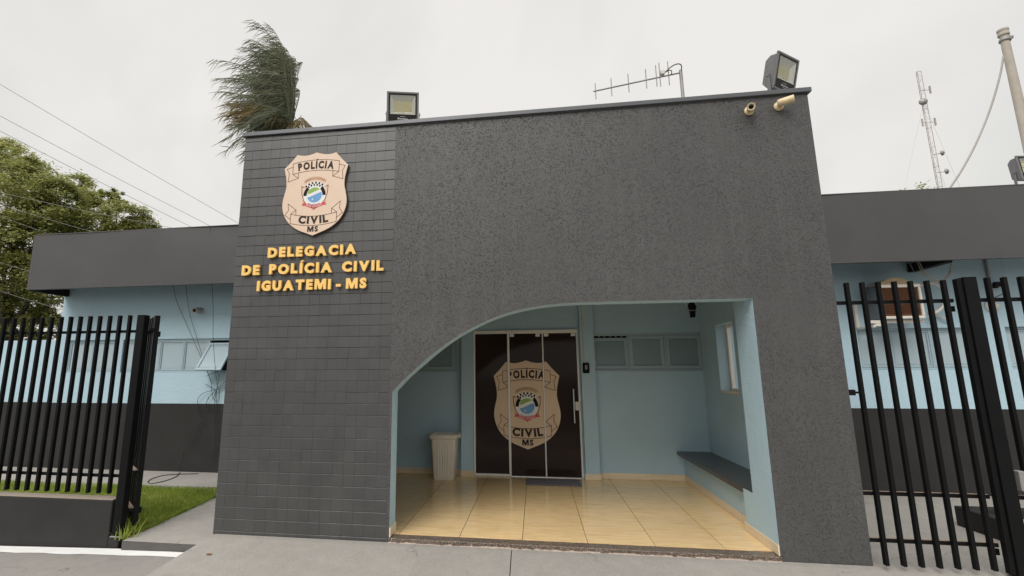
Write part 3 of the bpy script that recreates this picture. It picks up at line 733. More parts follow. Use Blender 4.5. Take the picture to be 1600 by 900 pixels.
def emblem(mb, W, H, lay, M_):
    """flat print in layers: mb.add2(poly, layer, material)"""
    def P(u, v, l): return lay(u*W, (1-v)*H, l)
    def poly(pts, l, m): mb.add([P(u, v, l) for u, v in pts], [tuple(range(len(pts)))], m=m)
    def strip(a, b, l, m):
        for i in range(len(a)-1): mb.add([P(*a[i], l), P(*a[i+1], l), P(*b[i+1], l), P(*b[i], l)], [(0, 1, 2, 3)], m=m)
    k = W/H
    def line(pts, wd, l, m):
        for (a, b) in zip(pts, pts[1:]):
            dx, dy = b[0]-a[0], (b[1]-a[1])/k; L = math.hypot(dx, dy) or 1
            nx, ny = -dy/L*wd/2, dx/L*wd/2; ex, ey = dx/L*wd/2, dy/L*wd/2
            mb.add([P(a[0]-ex+nx, a[1]+(-ey+ny)*k, l), P(a[0]-ex-nx, a[1]+(-ey-ny)*k, l), P(b[0]+ex-nx, b[1]+(ey-ny)*k, l), P(b[0]+ex+nx, b[1]+(ey+ny)*k, l)], [(0, 1, 2, 3)], m=m)
    def text(txt, cu, fv, hgt, width, off, l, m, gap=.1):
        """letters along u centred at cu, baseline v = fv(u), cap height hgt (in W), total width in W"""
        out, tw = layout(txt, off, gap, .3); sx = width/tw; sy = hgt/CAPH
        for ch, x_ in out:
            v, fs, bd, a, b = glyph(ch, off); uc = cu-width/2+(x_+(a+b)/2)*sx; e = .01
            sl = (fv(uc+e)-fv(uc-e))/(2*e)/k           # slope in W units
            ca, sa = 1/math.hypot(1, sl), sl/math.hypot(1, sl)
            pts = []
            for px, py in v:
                qx, qy = (px-(a+b)/2)*sx, -py*sy
                pts.append(P(uc+qx*ca-qy*sa, fv(uc)+(qx*sa+qy*ca)*k, l))
            mb.add(pts, fs, m=m)
    BG, INK, LIN, WH, BK, GR, BL, RD, TN = M_
    us = [-.362+.724*i/14 for i in range(15)]
    top = lambda u: .093+.23*u*u; bot = lambda u: .222+.23*u*u
    # upper ribbon
    line([(u, top(u)) for u in us]+[(.362, bot(.362))]+[(u, bot(u)) for u in us[::-1]]+[(-.362, top(-.362))], .008, 2, LIN)
    for s_ in (-1, 1):
        line([(s_*.362, .165), (s_*.455, .185), (s_*.415, .245), (s_*.43, .345), (s_*.27, .305), (s_*.27, .245)], .008, 2, LIN)
        line([(s_*.27, .305), (s_*.362, .252)], .008, 2, LIN)
    text('POLÍCIA', 0, lambda u: .196+.23*u*u, .105, .55, .055, 3, INK, .12)
    # lower ribbon
    us = [-.355+.71*i/14 for i in range(15)]
    t2 = lambda u: .772-.28*u*u; b2 = lambda u: .882-.28*u*u
    line([(u, t2(u)) for u in us]+[(.355, b2(.355))]+[(u, b2(u)) for u in us[::-1]]+[(-.355, t2(-.355))], .008, 2, LIN)
    for s_ in (-1, 1):
        line([(s_*.355, .80), (s_*.445, .745), (s_*.395, .69), (s_*.405, .61), (s_*.275, .69), (s_*.275, .745)], .008, 2, LIN)
        line([(s_*.275, .69), (s_*.355, .735)], .008, 2, LIN)
    text('CIVIL', 0, lambda u: .857-.28*u*u, .105, .47, .055, 3, INK, .13)
    text('MS', 0, lambda u: .952, .074, .165, .05, 3, INK, .13)
    # small crest
    cv = .520; c0 = (0, cv)
    def arc(r, a0, a1, n_=24, cv_=cv): return [(r*math.sin(a0+(a1-a0)*i/n_), cv_-r*math.cos(a0+(a1-a0)*i/n_)*k) for i in range(n_+1)]
    pi = math.pi
    crest = [(.21, .405), (.165, .44)]
    line([(-.17, .425), (-.205, .41), (-.198, .50), (-.165, .585), (-.10, .645), (0, .69), (.10, .645), (.165, .585), (.198, .50), (.205, .41), (.17, .425)], .010, 2, LIN)
    poly(arc(.172, 0, 2*pi, 40)[:-1], 3, WH)
    strip(arc(.172, -pi*.52, -pi*.24, 10), arc(.122, -pi*.52, -pi*.24, 10), 4, BK); strip(arc(.172, pi*.24, pi*.52, 10), arc(.122, pi*.24, pi*.52, 10), 4, BK)
    # castle crown: chequered courses
    for row, (r0, r1, a_, n_) in enumerate(((.186, .218, .80, 12), (.153, .186, .80, 12))):
        for i in range(n_):
            a0 = -a_+2*a_*i/n_; a1 = -a_+2*a_*(i+1)/n_
            strip(arc(r1, a0, a1, 2, cv+.01), arc(r0, a0, a1, 2, cv+.01), 4, BK if (i+row) % 2 == 0 else WH)
    disc = arc(.120, 0, 2*pi, 48)[:-1]
    poly(disc, 5, WH)
    wave = lambda u: cv-.012+(-.030*math.sin(u/.128*1.5)-.012)*1.0
    up = [(u, wave(u)-.017) for u in [-.110+.220*i/14 for i in range(15)]]; dn = [(u, wave(u)+.022) for u in [-.112+.224*i/14 for i in range(15)]]
    def circ(u): return math.sqrt(max(.116**2-u*u, 0))*k
    strip([(u, cv-circ(u)) for u, _ in up], [(u, max(v, cv-circ(u))) for u, v in up], 6, GR)
    strip([(u, min(v, cv+circ(u))) for u, v in dn], [(u, cv+circ(u)) for u, _ in dn], 6, BL)
    st = []
    for i in range(10): a = pi*i/5; r = .020 if i % 2 == 0 else .008; st.append((-.028+r*math.sin(a), cv+.052-r*math.cos(a)*k))
    poly(st, 7, WH)
    text('MATO GROSSO DO SUL', 0, lambda u: cv+math.sqrt(max(.160**2-u*u, .001))*k+.003, .020, .19, .01, 6, INK, .15)
    # red ribbon
    us = [-.15+.30*i/12 for i in range(13)]; rt_ = lambda u: .640-1.6*u*u*.9; rb_ = lambda u: .672-1.6*u*u*.9
    strip([(u, rt_(u)) for u in us], [(u, rb_(u)) for u in us], 6, RD)
    for s_ in (-1, 1): poly([(s_*.15, rt_(.15)+.006), (s_*.19, rt_(.19)-.012+.02), (s_*.172, rt_(.19)+.024), (s_*.19, rb_(.19)+.018), (s_*.15, rb_(.15)+.006)], 5, RD)
    poly([(-.03, .676), (.03, .676), (0, .70)], 5, RD)
    text('Servir e Proteger', 0, lambda u: .665-1.44*u*u, .026, .25, .008, 7, WH, .12)
    # faded arc of tan lettering above the crown
    n_ = 11
    for i in range(n_):
        a = -.66+1.32*(i+.5)/n_; r = .268
        cu, cv2 = r*math.sin(a), cv+.005-r*math.cos(a)*k
        line([(cu-.018, cv2+.016), (cu-.004, cv2-.016), (cu+.006, cv2+.014), (cu+.018, cv2-.012)], .008, 3, TN)
EM = ['shield', 'ink', 'line', 'p_white', 'p_black', 'p_green', 'p_blue', 'p_red', 'p_tan']

# shield sign on the tiles
SW_, SH_ = .752, .968
sg = thing('shield_sign', 'peach police shield plaque with ribbons and crest, mounted high on the tiled pier', 'sign', (-1.972, F-.002, 3.026))
ol = [(u*SW_, (1-v)*SH_) for u, v in shield_outline()]
mb = MB(); n = len(ol); yb, yf = -.004, -.034; ce = (0, .5*SH_)
inn = [(ce[0]+(x_-ce[0])*.992, ce[1]+(z_-ce[1])*.993) for x_, z_ in ol]
mb.add([(x_, yf, z_) for x_, z_ in inn], [tuple(range(n))[::-1]], m=0)
for i in range(n):
    j = (i+1) % n
    mb.quad((inn[i][0], yf, inn[i][1]), (inn[j][0], yf, inn[j][1]), (ol[j][0], yf+.003, ol[j][1]), (ol[i][0], yf+.003, ol[i][1]), m=0)
    mb.quad((ol[i][0], yf+.003, ol[i][1]), (ol[j][0], yf+.003, ol[j][1]), (ol[j][0], yb, ol[j][1]), (ol[i][0], yb, ol[i][1]), m=1)
mb.build('board', [MAT['shield'], MAT['shield_edge']], sg)
mb = MB(); emblem(mb, SW_, SH_, lambda x_, z_, l: (x_, yf-.0004*l, z_), list(range(9)))
mb.build('printed_emblem', [MAT[k] for k in EM], sg)

# gold letters
lt = thing('wall_lettering', 'raised gold letters in three rows, DELEGACIA DE POLÍCIA CIVIL IGUATEMI - MS, below the shield', 'lettering', (-1.97, F, 2.43))
for txt, x0, x1, zb_, sp_ in (('DELEGACIA', -2.477, -1.468, 2.799, .3), ('DE POLÍCIA CIVIL', -2.771, -1.158, 2.610, .62), ('IGUATEMI - MS', -2.578, -1.340, 2.427, .26)):
    off = .06; out, tw = layout(txt, off, .16, sp_); sx = (x1-x0)/tw; sy = .112/(CAPH+2*off)
    for ch, x_ in out:
        v, fs, bd, a, b = glyph(ch, off); mb = MB(); yf_, yb_ = -.040, -.014
        wy = rnd.uniform(-.0025, .0025)
        def Q(p, y): return ((p[0]-(a+b)/2)*sx, y, (p[1]+off)*sy)
        mb.add([Q(p, yf_) for p in v], fs, m=0)
        for e0, e1 in bd: mb.add([Q(v[e0], yf_), Q(v[e1], yf_), Q(v[e1], yb_), Q(v[e0], yb_)], [(3, 2, 1, 0)], m=0)
        mb.add([Q(p, yb_) for p in v], [f_[::-1] for f_ in fs], m=0)
        o = mb.build('letter', MAT['gold'], lt, (x0+(x_+(a+b)/2)*sx+1.97, 0, zb_-2.43+wy))
        o['label'] = 'gold letter ' + ch if ch != '-' else 'gold hyphen'

# ------------------------------------------------------------------ glass door
mb = PB(); yd = B+.005
mb.cbox(DX0+.002, DX0+.028, yd-.025, yd+.025, .001, 2.20, .003)                      # left jamb
mb.cbox(DX1-.030, DX1-.002, yd-.025, yd+.025, .001, 2.20, .003)                      # right jamb
mb.cbox(DX0+.002, DX1-.002, yd-.035, yd+.025, 2.202, 2.222, .003)                    # head
mb.cbox(-.038, DX1-.002, yd-.045, yd-.036, 2.165, 2.222, .003)                       # cover of the sliding track
mb.cbox(-.046, -.012, yd-.028, yd+.022, .001, 2.201, .003)
mb.cbox(DX0+.029, -.047, yd-.022, yd+.02, .001, .032, .003); mb.cbox(DX0+.029, -.047, yd-.022, yd+.02, 2.172, 2.2015, .003)
dr = mb.build('glass_door', MAT['white_alu'])
for (a, b, yy) in ((DX0+.028, -.046, 0), (-.012, .502, .004), (.522, DX1-.031, .004)):
    mb = PB(); mb.cbox(a, b, yd-.006+yy, yd+.004+yy, .012, 2.17, .001); mb.build('pane', MAT['glass_dark'], dr)
mb = PB(); mb.cbox(.502, .522, yd-.012, yd+.008, .006, 2.165, .002); mb.build('edge_strip', MAT['white_alu'], dr)
for xx in (.03, .44, .57, .99):
    mb = PB(); mb.cbox(xx-.035, xx+.035, yd-.018, yd+.012, 2.118, 2.1645, .003); mb.build('clamp', MAT['white_alu'], dr)
mb = PB(); mb.tube([(.955, yd-.065, .80), (.955, yd-.065, 1.305)], .014, 12)
for z_ in (.90, 1.20): mb.tube([(.955, yd-.065, z_), (.955, yd-.004, z_)], .008, 8)
mb.build('handle', MAT['steel'], dr)
mb = PB(); mb.cbox(.975, 1.055, yd-.040, yd-.026, .985, 1.115, .006); mb.tube([(1.03, yd-.04, 1.04), (1.03, yd-.05, 1.04)], .012, 10); mb.build('lock', MAT['white_plastic'], dr)
DW, DH, dcx, dz0 = 1.022, 1.350, .243, .395
# film cut to the panes it is stuck on
mb = PB(); full = [(dcx+u*DW, dz0+(1-v)*DH) for u, v in shield_outline()]
def clip(poly, x0, x1):
    for side, X in ((1, x0), (-1, x1)):
        out = []
        for i in range(len(poly)):
            a, b = poly[i], poly[(i+1) % len(poly)]; ia, ib = side*(a[0]-X) >= 0, side*(b[0]-X) >= 0
            if ia: out.append(a)
            if ia != ib: t_ = (X-a[0])/(b[0]-a[0]); out.append((X, a[1]+t_*(b[1]-a[1])))
        poly = out
    return poly
for a, b, yy in ((DX0+.028, -.046, 0), (-.012, .502, .004), (.522, DX1-.031, .004)):
    q = clip(full, a+.003, b-.003); mb.add([(x_, yd-.0072+yy, z_) for x_, z_ in q], [tuple(range(len(q)))[::-1]])
mb.build('film_sticker', MAT['decal'], dr)
mb = PB(); emblem(mb, DW, DH, lambda x_, z_, l: (dcx+x_, yd-.0075-.0003*l, dz0+z_), list(range(9)))
mb.build('printed_emblem', [MAT['decal']]+[MAT[k] for k in EM[1:]], dr)

# ------------------------------------------------------------------ things in the porch
bn = thing('trash_bin', 'beige plastic trash bin with ribbed sides standing left of the glass door', 'bin', (-1.0, 7.345, 0))
def ring_loft(mb, rings, m=None, smooth=True):
    n = len(rings[0]); vs_ = [p for g in rings for p in g]
    mb.add(vs_, [(i*n+k, i*n+(k+1) % n, (i+1)*n+(k+1) % n, (i+1)*n+k) for i in range(len(rings)-1) for k in range(n)], smooth=smooth, m=m)
def rrect(hx, hy, r, z, n=5):
    out = []
    for cx, cy, a0 in ((hx-r, hy-r, 0), (-hx+r, hy-r, 90), (-hx+r, -hy+r, 180), (hx-r, -hy+r, 270)):
        for i in range(n+1): a = R(a0+90*i/n); out.append((cx+r*math.cos(a), cy+r*math.sin(a), z))
    return out
mb = MB(); ring_loft(mb, [rrect(.145, .125, .03, .0), rrect(.155, .135, .035, .012), rrect(.188, .155, .04, .585)])
mb.add(rrect(.145, .125, .03, .0), [tuple(range(24))[::-1]])
ring_loft(mb, [rrect(.180, .147, .04, .585), rrect(.150, .128, .03, .02)]); mb.add(rrect(.150, .128, .03, .02), [tuple(range(24))])
mb.build('body', MAT['bin'], bn)
for k in range(5):
    mb = MB(); xx = -.07+.035*k
    mb.add([(xx-.010, -.1365, .05), (xx+.010, -.1365, .05), (xx*1.12+.010, -.1525, .50), (xx*1.12-.010, -.1525, .50), (xx-.005, -.1435, .055), (xx+.005, -.1435, .055), (xx*1.12+.005, -.1595, .495), (xx*1.12-.005, -.1595, .495)],
           [(4, 5, 6, 7), (0, 1, 5, 4), (1, 2, 6, 5), (2, 3, 7, 6), (3, 0, 4, 7)]); mb.build('rib', MAT['bin'], bn)
mb = MB(); ring_loft(mb, [rrect(.190, .157, .04, .575), rrect(.212, .178, .045, .585), rrect(.216, .182, .045, .638), rrect(.205, .172, .045, .648), rrect(.182, .148, .04, .640), rrect(.180, .146, .04, .59)]); mb.build('rim', MAT['bin'], bn)
mb = MB(); mb.cbox(.212, .240, -.05, .05, .585, .640, .008); mb.build('handle', MAT['bin'], bn)

mb = MB(); nx_, ny_ = 40, 14
vs_ = []
for i in range(nx_+1):
    for j in range(ny_+1):
        u, v = i/nx_, j/ny_; e = min(u, 1-u, v, 1-v)
        vs_.append((.207+.775*u+rnd.uniform(-.003, .003), 7.045+.43*v+(rnd.uniform(-.006, .006) if j in (0, ny_) else 0), .003+.010*min(1, e*25)+rnd.uniform(0, .003)))
mb.add(vs_, [(i*(ny_+1)+j, (i+1)*(ny_+1)+j, (i+1)*(ny_+1)+j+1, i*(ny_+1)+j+1) for i in range(nx_) for j in range(ny_)])
tag(mb.build('door_mat', MAT['mat']), 'grey doormat lying on the tiles in front of the glass door', 'doormat')

ic = thing('door_entry_reader', 'black access reader with grey button plate on the pilaster right of the door', 'intercom', (1.152, B-.116, 1.62))
mb = MB(); mb.cbox(-.050, .050, -.035, -.0005, -.078, .078, .012); mb.build('housing', MAT['black'], ic)
mb = MB(); mb.cbox(-.016, .018, -.040, -.0355, -.02, .045, .004); mb.build('button_plate', MAT['galv'], ic)
cn = MB(); cn.tube([(1.135, B-.126, 1.70), (1.135, B-.126, 2.838)], .010, 8)
tag(cn.build('conduit', MAT['white_plastic']), 'thin white conduit running up the pilaster above the black reader', 'conduit')

pc = thing('hanging_camera', 'small black camera hanging on a white stem below the porch ceiling', 'security camera', (2.40, 6.5, 2.84))
mb = MB(); mb.cbox(-.03, .03, -.03, .03, -.43, 0, .004); mb.build('stem', MAT['white_plastic'], pc)
mb = MB(); mb.tube([(.01, -.02, -.40), (.035, -.03, -.43), (.03, -.05, -.48), (.02, -.06, -.58), (.02, -.06, -.59)], .045, 12, r2=.03); mb.lathe([(.0, -.045), (.03, -.035), (.05, -.01), (.052, .02), (.03, .05), (0, .055)], (.03, -.04, -.46), (0, 0, 1), 16); mb.build('body', MAT['black'], pc)
mb = MB(); mb.lathe([(.046, 0), (.05, .006), (.046, .012)], (.025, -.055, -.515), (.1, .1, 1), 16); mb.build('ring', MAT['galv'], pc)

# ------------------------------------------------------------------ floodlights
def floodlight(label, loc, rz, tilt, s=1., group='floodlights on the roof edge'):
    t_ = thing('floodlight', label, 'floodlight', loc, group); t_.rotation_euler = (0, 0, rz); t_.scale = (s, s, s)
    M_ = Matrix.Translation((0, 0, .245)) @ Matrix.Rotation(tilt, 4, 'X')
    w_, h_, d_ = .185, .19, .055
    mb = MB()                                                        # body shell: frame ring and ribbed back
    mb.cbox(-w_, w_, -d_, -d_+.022, h_-.022, h_, .003, mat=M_); mb.cbox(-w_, w_, -d_, -d_+.022, -h_, -h_+.022, .003, mat=M_)
    mb.cbox(-w_, -w_+.022, -d_, -d_+.022, -h_+.022, h_-.022, .003, mat=M_); mb.cbox(w_-.022, w_, -d_, -d_+.022, -h_+.022, h_-.022, .003, mat=M_)
    prof = [(-.165, -.03), (-.165, .03), (-.12, .075), (.12, .075), (.165, .03), (.165, -.03)]
    vs_ = [M_ @ Vector((x_, y_, z_)) for x_ in (-w_+.006, w_-.006) for z_, y_ in prof]
    mb.add(vs_, [tuple(range(6)), tuple(range(11, 5, -1))]+[(i, i+6, i+7, i+1) for i in range(5)])
    for k in range(6): x_ = -.12+.048*k; mb.cbox(x_-.003, x_+.003, .07, .098, -.10, .10, .001, mat=M_)
    mb.build('housing', MAT['housing'], t_)
    mb = MB(); zl0, zl1, xl = -.075, .150, .145                       # face plate round the glass
    y0, y1 = -d_+.004, -d_+.010
    for a, b, c, d in ((-w_+.0225, w_-.0225, zl1, h_-.0225), (-w_+.0225, w_-.0225, -h_+.0225, zl0), (-w_+.0225, -xl, zl0, zl1), (xl, w_-.0225, zl0, zl1)): mb.cbox(a, b, y0, y1, c, d, .001, mat=M_)
    mb.build('face_plate', MAT['face'], t_)
    mb = MB(); o_ = [(-xl, zl0), (xl, zl0), (xl, zl1), (-xl, zl1)]; i_ = [(-xl+.045, zl0+.045), (xl-.045, zl0+.045), (xl-.045, zl1-.055), (-xl+.045, zl1-.055)]
    for k in range(4):
        j = (k+1) % 4; mb.add([M_ @ Vector((o_[k][0], y0+.003, o_[k][1])), M_ @ Vector((o_[j][0], y0+.003, o_[j][1])), M_ @ Vector((i_[j][0], -.012, i_[j][1])), M_ @ Vector((i_[k][0], -.012, i_[k][1]))], [(0, 1, 2, 3)])
    mb.build('reflector', MAT['reflector'], t_)
    mb = MB(); mb.cbox(-xl+.045, xl-.045, -.014, -.010, zl0+.045, zl1-.055, .001, mat=M_)
    for i in range(8):
        for j in range(3): x_ = -.085+.0243*i; z_ = .0+.025*j; mb.cbox(x_-.005, x_+.005, -.0165, -.0142, z_-.005, z_+.005, .001, mat=M_)
    mb.build('led_board', MAT['led'], t_)
    mb = MB(); mb.cbox(-xl, xl, y0-.003, y0, zl0, zl1, .0005, mat=M_); mb.build('lens', MAT['lens'], t_)
    mb = MB(); out, tw = layout('Blumenau', .012, .1, .3); sx = .115/tw
    for ch, x_ in out:
        v, fs, bd, a, b = glyph(ch, .012); mb.add([M_ @ Vector(((p[0]+x_)*sx-.0575, y0-.0012, -.135+p[1]*.028)) for p in v], fs)
    mb.cbox(-.03, .03, y0-.0015, y0-.0008, -.104, -.101, .0002, mat=M_); mb.cbox(-.03, .03, y0-.0015, y0-.0008, -.151, -.148, .0002, mat=M_); mb.build('lettering', MAT['p_white'], t_)
    mb = MB(); pv = M_ @ Vector((0, .02, -.05))
    for s_ in (-1, 1): mb.cbox(s_*(w_+.008)-.003, s_*(w_+.008)+.003, pv.y-.018, pv.y+.018, .0, pv.z+.025, .001); mb.tube([(s_*(w_+.004), pv.y, pv.z), (s_*(w_+.018), pv.y, pv.z)], .012, 8)
    mb.cbox(-w_-.011, w_+.011, pv.y-.018, pv.y+.018, .0, .005, .001); mb.build('bracket', MAT['housing'], t_)
    return t_
floodlight('black-faced floodlight facing forward on the left half of the portal roof', (-1.045, F+.17, ZT+.052), R(13), R(9), .985)
floodlight('floodlight turned to the right above the two cream cameras at the portal corner', (2.975, F+.12, ZT+.052), R(35), R(15), .97)
floodlight('floodlight on the right wing fascia, cut by the edge of the photo', (7.03, G+.10, 3.994), R(8), R(-4), .95)

# ------------------------------------------------------------------ security cameras
def wall_camera(label, wallpt, aim, mat_=None, group='bullet cameras on the walls', s=1., reach=.075):
    c = thing('security_camera', label, 'security camera', wallpt, group); mt = mat_ or MAT['cream']; aim = Vector(aim).normalized()
    mb = MB(); mb.lathe([(0, .0), (.045*s, .0), (.047*s, .008*s), (.04*s, .018*s), (.016*s, .024*s), (0, .024*s)], (0, 0, 0), (0, -1, 0), 20); mb.build('base', mt, c)
    jt = Vector((0, -reach*s, .004*s))
    mb = MB(); mb.tube([(0, -.02*s, 0), jt], .014*s, 10); mb.lathe([(0, -.02*s), (.014*s, -.014*s), (.02*s, 0), (.014*s, .014*s), (0, .02*s)], jt, (0, 0, 1), 14); mb.build('arm', mt, c)
    mb = MB(); p0 = jt-aim*.02*s; mb.lathe([(0, -.05*s), (.030*s, -.048*s), (.036*s, -.03*s), (.037*s, .085*s), (.034*s, .09*s), (.030*s, .084*s), (0, .08*s)], jt+aim*.01*s, aim, 20); mb.build('barrel', mt, c)
    mb = MB(); mb.lathe([(.021*s, .0815*s), (.021*s, .086*s), (.012*s, .09*s), (0, .091*s)], jt+aim*.01*s, aim, 16); mb.build('lens', MAT['black'], c)
    return c
GRP = 'security cameras outside'
wall_camera('cream security camera aimed left and down below the portal roof edge', (2.570, F-.001, 4.115), (-.42, -1, -.36), s=1.0, group=GRP, reach=.05)
wall_camera('cream bullet camera aimed sideways to the right at the portal corner', (2.845, F-.001, 4.140), (1, -.5, .06), s=1.0, group=GRP)
wall_camera('single pale camera on the left wing wall above the open window', (-5.50, B-.001, 2.66), (.22, -1, -.2), MAT['galv_light'], s=1.3, group=GRP, reach=.05)

dc = thing('dome_camera', 'round white dome camera on the right wing wall beyond the gate post', 'security camera', (6.775, B-.001, 2.458), GRP)
mb = MB(); mb.lathe([(0, 0), (.088, 0), (.09, .012), (.082, .028), (.06, .034)], (0, 0, 0), (0, -1, 0), 24); mb.build('base', MAT['white_plastic'], dc)
mb = MB(); mb.lathe([(.060, .030), (.056, .055), (.036, .082), (0, .092)], (0, 0, 0), (0, -1, 0), 20); mb.build('dome', MAT['white_plastic'], dc)
bc = thing('box_camera', 'small black camera with a dangling lead under the right eave', 'security camera', (6.86, B-.001, 2.742), GRP)
mb = MB(); mb.cbox(-.03, .03, -.03, 0, -.03, .03, .004); mb.tube([(0, -.03, 0), (0, -.09, .01)], .012, 8); mb.build('base', MAT['black'], bc)
mb = MB(); mb.cbox(-.10, .06, -.14, -.09, -.025, .04, .006); mb.build('body', MAT['black'], bc)
mb = MB(); mb.tube(smooth_curve([(.05, -.1, -.02), (.06, -.08, -.09), (-.02, -.05, -.15), (-.09, -.01, -.19)], 5), .005, 6); mb.build('lead', MAT['cable'], bc)
cn = MB(); cn.tube([(6.80, B-.016, 3.55), (6.80, B-.016, 2.62)], .017, 10)
tag(cn.build('conduit', MAT['galv']), 'grey conduit running down the right wing wall beneath the eave', 'conduit')

# ------------------------------------------------------------------ aerial on the portal roof
an = thing('tv_antenna', 'yagi television aerial on a bent mast behind the portal roof edge', 'antenna', (2.13, 5.2, 4.1))
O = Vector((2.13, 5.2, 4.1))
def rel(p): return Vector(p)-O
mb = MB(); mb.tube([(0, 0, 0), rel((2.128, 5.2, 4.955))], .018, 10); mb.build('mast', MAT['galv'], an)
A0, A1 = rel((2.128, 5.2, 4.925)), rel((1.150, 5.2, 4.783))
mb = MB(); mb.tube([A0, A1], .009, 8); mb.build('boom', MAT['galv'], an)
for x_, zt_, zb_ in ((1.174, 4.886, 4.682), (1.355, 4.934, 4.705), (1.548, 4.968, 4.736), (1.746, 5.009, 4.765), (1.860, 5.047, 4.778), (1.899, 5.075, 4.775), (1.995, 5.081, 4.781)):
    mb = MB(); mb.tube([rel((x_, 5.2, zt_)), rel((x_, 5.2, zb_))], .0055, 6); mb.build('element', MAT['galv'], an)
mb = MB(); mb.cbox(-.235+.01, -.18, -.03, .03, .812, .865, .005); mb.build('junction_box', MAT['white_plastic'], an)
mb = MB(); mb.tube(smooth_curve([(-.18, -.01, .835), (-.10, -.02, .90), (-.03, -.02, .925), (.005, -.02, .90), (.0, -.02, .84)], 6), .006, 6)
mb.tube(smooth_curve([(-.18, -.01, .835), (-.13, -.02, .855), (-.105, -.02, .84), (-.11, -.01, .80)], 5), .005, 6); mb.build('cable', MAT['cable'], an)

# ------------------------------------------------------------------ fences and gates
def bar(parent, x_, y_, z0, z1, wx=.030, wy=.040, name='bar', mt=None):
    k = (round(z1-z0, 4), wx, wy, name)
    if k not in BARS:
        mb = MB(); mb.cbox(-wx/2, wx/2, -wy/2, wy/2, 0, z1-z0, .003); me_ = bpy.data.meshes.new(name); me_.from_pydata(mb.v, [], mb.f); me_.materials.append(mt or MAT['black']); BARS[k] = me_
    return link(name, BARS[k], parent, (x_, y_, z0))
BARS = {}
def rail(parent, x0, x1, y_, z_, h=.03, d=.03, dusty_lit=False):
    mb = MB(); mb.cbox(x0, x1, y_-d/2, y_+d/2, z_-h/2, z_+h/2, .002)
    if dusty_lit: mb.quad((x0+.001, y_-d/2+.002, z_+h/2+.0006), (x1-.001, y_-d/2+.002, z_+h/2+.0006), (x1-.001, y_+d/2-.002, z_+h/2+.0006), (x0+.001, y_+d/2-.002, z_+h/2+.0006), m=1)
    return mb.build('rail', [MAT['black'], MAT['dusty_lit']], parent)
YF = 4.74
lf = thing('fence', 'black steel bar fence standing on the low wall, left of the open gate', 'fence', (0, YF, 0))
for k in range(18): bar(lf, -4.15-.1283*k, 0, .293, 2.205)
rail(lf, -6.6, -3.99, .032, 2.025); rail(lf, -6.6, -3.99, .032, .468)
def post(label, x0, x1, z0, z1, y0, y1):
    p = thing('fence_post', label, 'post', ((x0+x1)/2, (y0+y1)/2, z0))
    hx, hy = (x1-x0)/2, (y1-y0)/2
    mb = MB(); mb.cbox(-hx, hx, -hy, hy, 0, z1-z0-.004, .004); mb.build('shaft', MAT['black'], p)
    mb = MB(); mb.cbox(-hx, hx, -hy, hy, z1-z0-.0038, z1-z0+.002, .002); mb.build('cap', MAT['black'], p)
    mb = MB(); mb.cbox(-hx-.01, hx+.01, -hy-.01, hy+.01, -.008, .004, .003); mb.build('base_plate', MAT['galv'], p); return p
post('thick black steel post between the low wall and the open gate', -3.99, -3.897, -.102, 2.195, 4.662, 4.742)
lw = thing('low_wall', 'charcoal rendered low wall carrying the left bar fence', 'wall', (-5.5, 4.74, -.25))
mb = MB(); mb.cbox(-3.5, 1.478, -.08, .08, -.3, .492, .006); mb.cbox(1.479, 1.60, -.08, .06, -.3, .145, .006); mb.build('body', MAT['char_wall'], lw)
mb = MB(); mb.cbox(-3.5, 1.472, -.072, .074, .493, .503, .004); mb.build('ledge', MAT['ledge'], lw)
# the small gate, swung open behind the post
gl = thing('gate', 'narrow black bar gate swung open beside the grass, left of the tiled pier', 'gate', (-3.872, 4.818, -.035)); gl.rotation_euler = (0, 0, R(140))
bar(gl, 0, 0, 0, 2.24, .05, .05, 'stile'); bar(gl, .98, 0, 0, 2.24, .05, .05, 'stile')
for k in range(7): bar(gl, .125+.123*k, 0, .0, 2.24)
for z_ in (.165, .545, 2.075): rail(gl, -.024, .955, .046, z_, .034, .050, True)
mb = MB(); mb.cbox(-.02, .02, -.045, -.0255, 2.00, 2.06, .003); mb.cbox(-.02, .02, -.045, -.0255, .12, .18, .003); mb.build('hinge', MAT['black'], gl)
# closed gate on the right
gr_ = thing('gate', 'closed black bar gate between the portal and the right post', 'gate', (3.13, YF, -.042))
for k in range(7): bar(gr_, .112+.1312*k, 0, 0, 2.398)
bar(gr_, 1.010, 0, -.02, 2.405, .04, .05, 'stile')
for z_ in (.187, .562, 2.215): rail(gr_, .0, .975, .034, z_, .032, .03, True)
mb = MB(); mb.tube([(.0, -.0, 1.41), (.10, -.0, 1.41)], .009, 8); mb.cbox(.005, .055, -.02, .02, 1.385, 1.435, .004); mb.build('latch', MAT['black'], gr_)
mb = MB(); mb.cbox(.965, 1.0, .052, .07, 2.12, 2.17, .003); mb.cbox(.965, 1.0, .052, .07, .10, .15, .003); mb.build('hinge', MAT['black'], gr_)
post('thick black steel post at the right end of the closed gate', 4.166, 4.268, -.11, 2.372, 4.70, 4.80)
rf = thing('fence', 'black bar fence right of the thick gate post, running out of the picture', 'fence', (4.29, YF, -.042))
for k in range(14): bar(rf, .085+.1285*k, 0, .45, 2.411)
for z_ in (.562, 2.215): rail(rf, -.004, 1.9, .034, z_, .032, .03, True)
mb = MB(); mb.cbox(0.02, .06, -.03, .03, .62, .78, .006); mb.build('latch_plate', MAT['galv'], rf)
pw = thing('planter_wall', 'low charcoal kerb wall seen through the right gate', 'wall', (4.85, 6.18, -.09))
mb = MB(); mb.cbox(0, .12, -1.6, 0, -.05, .205, .006); mb.cbox(.121, 3.2, -.12, 0, -.05, .205, .006); mb.build('body', MAT['char_wall'], pw)
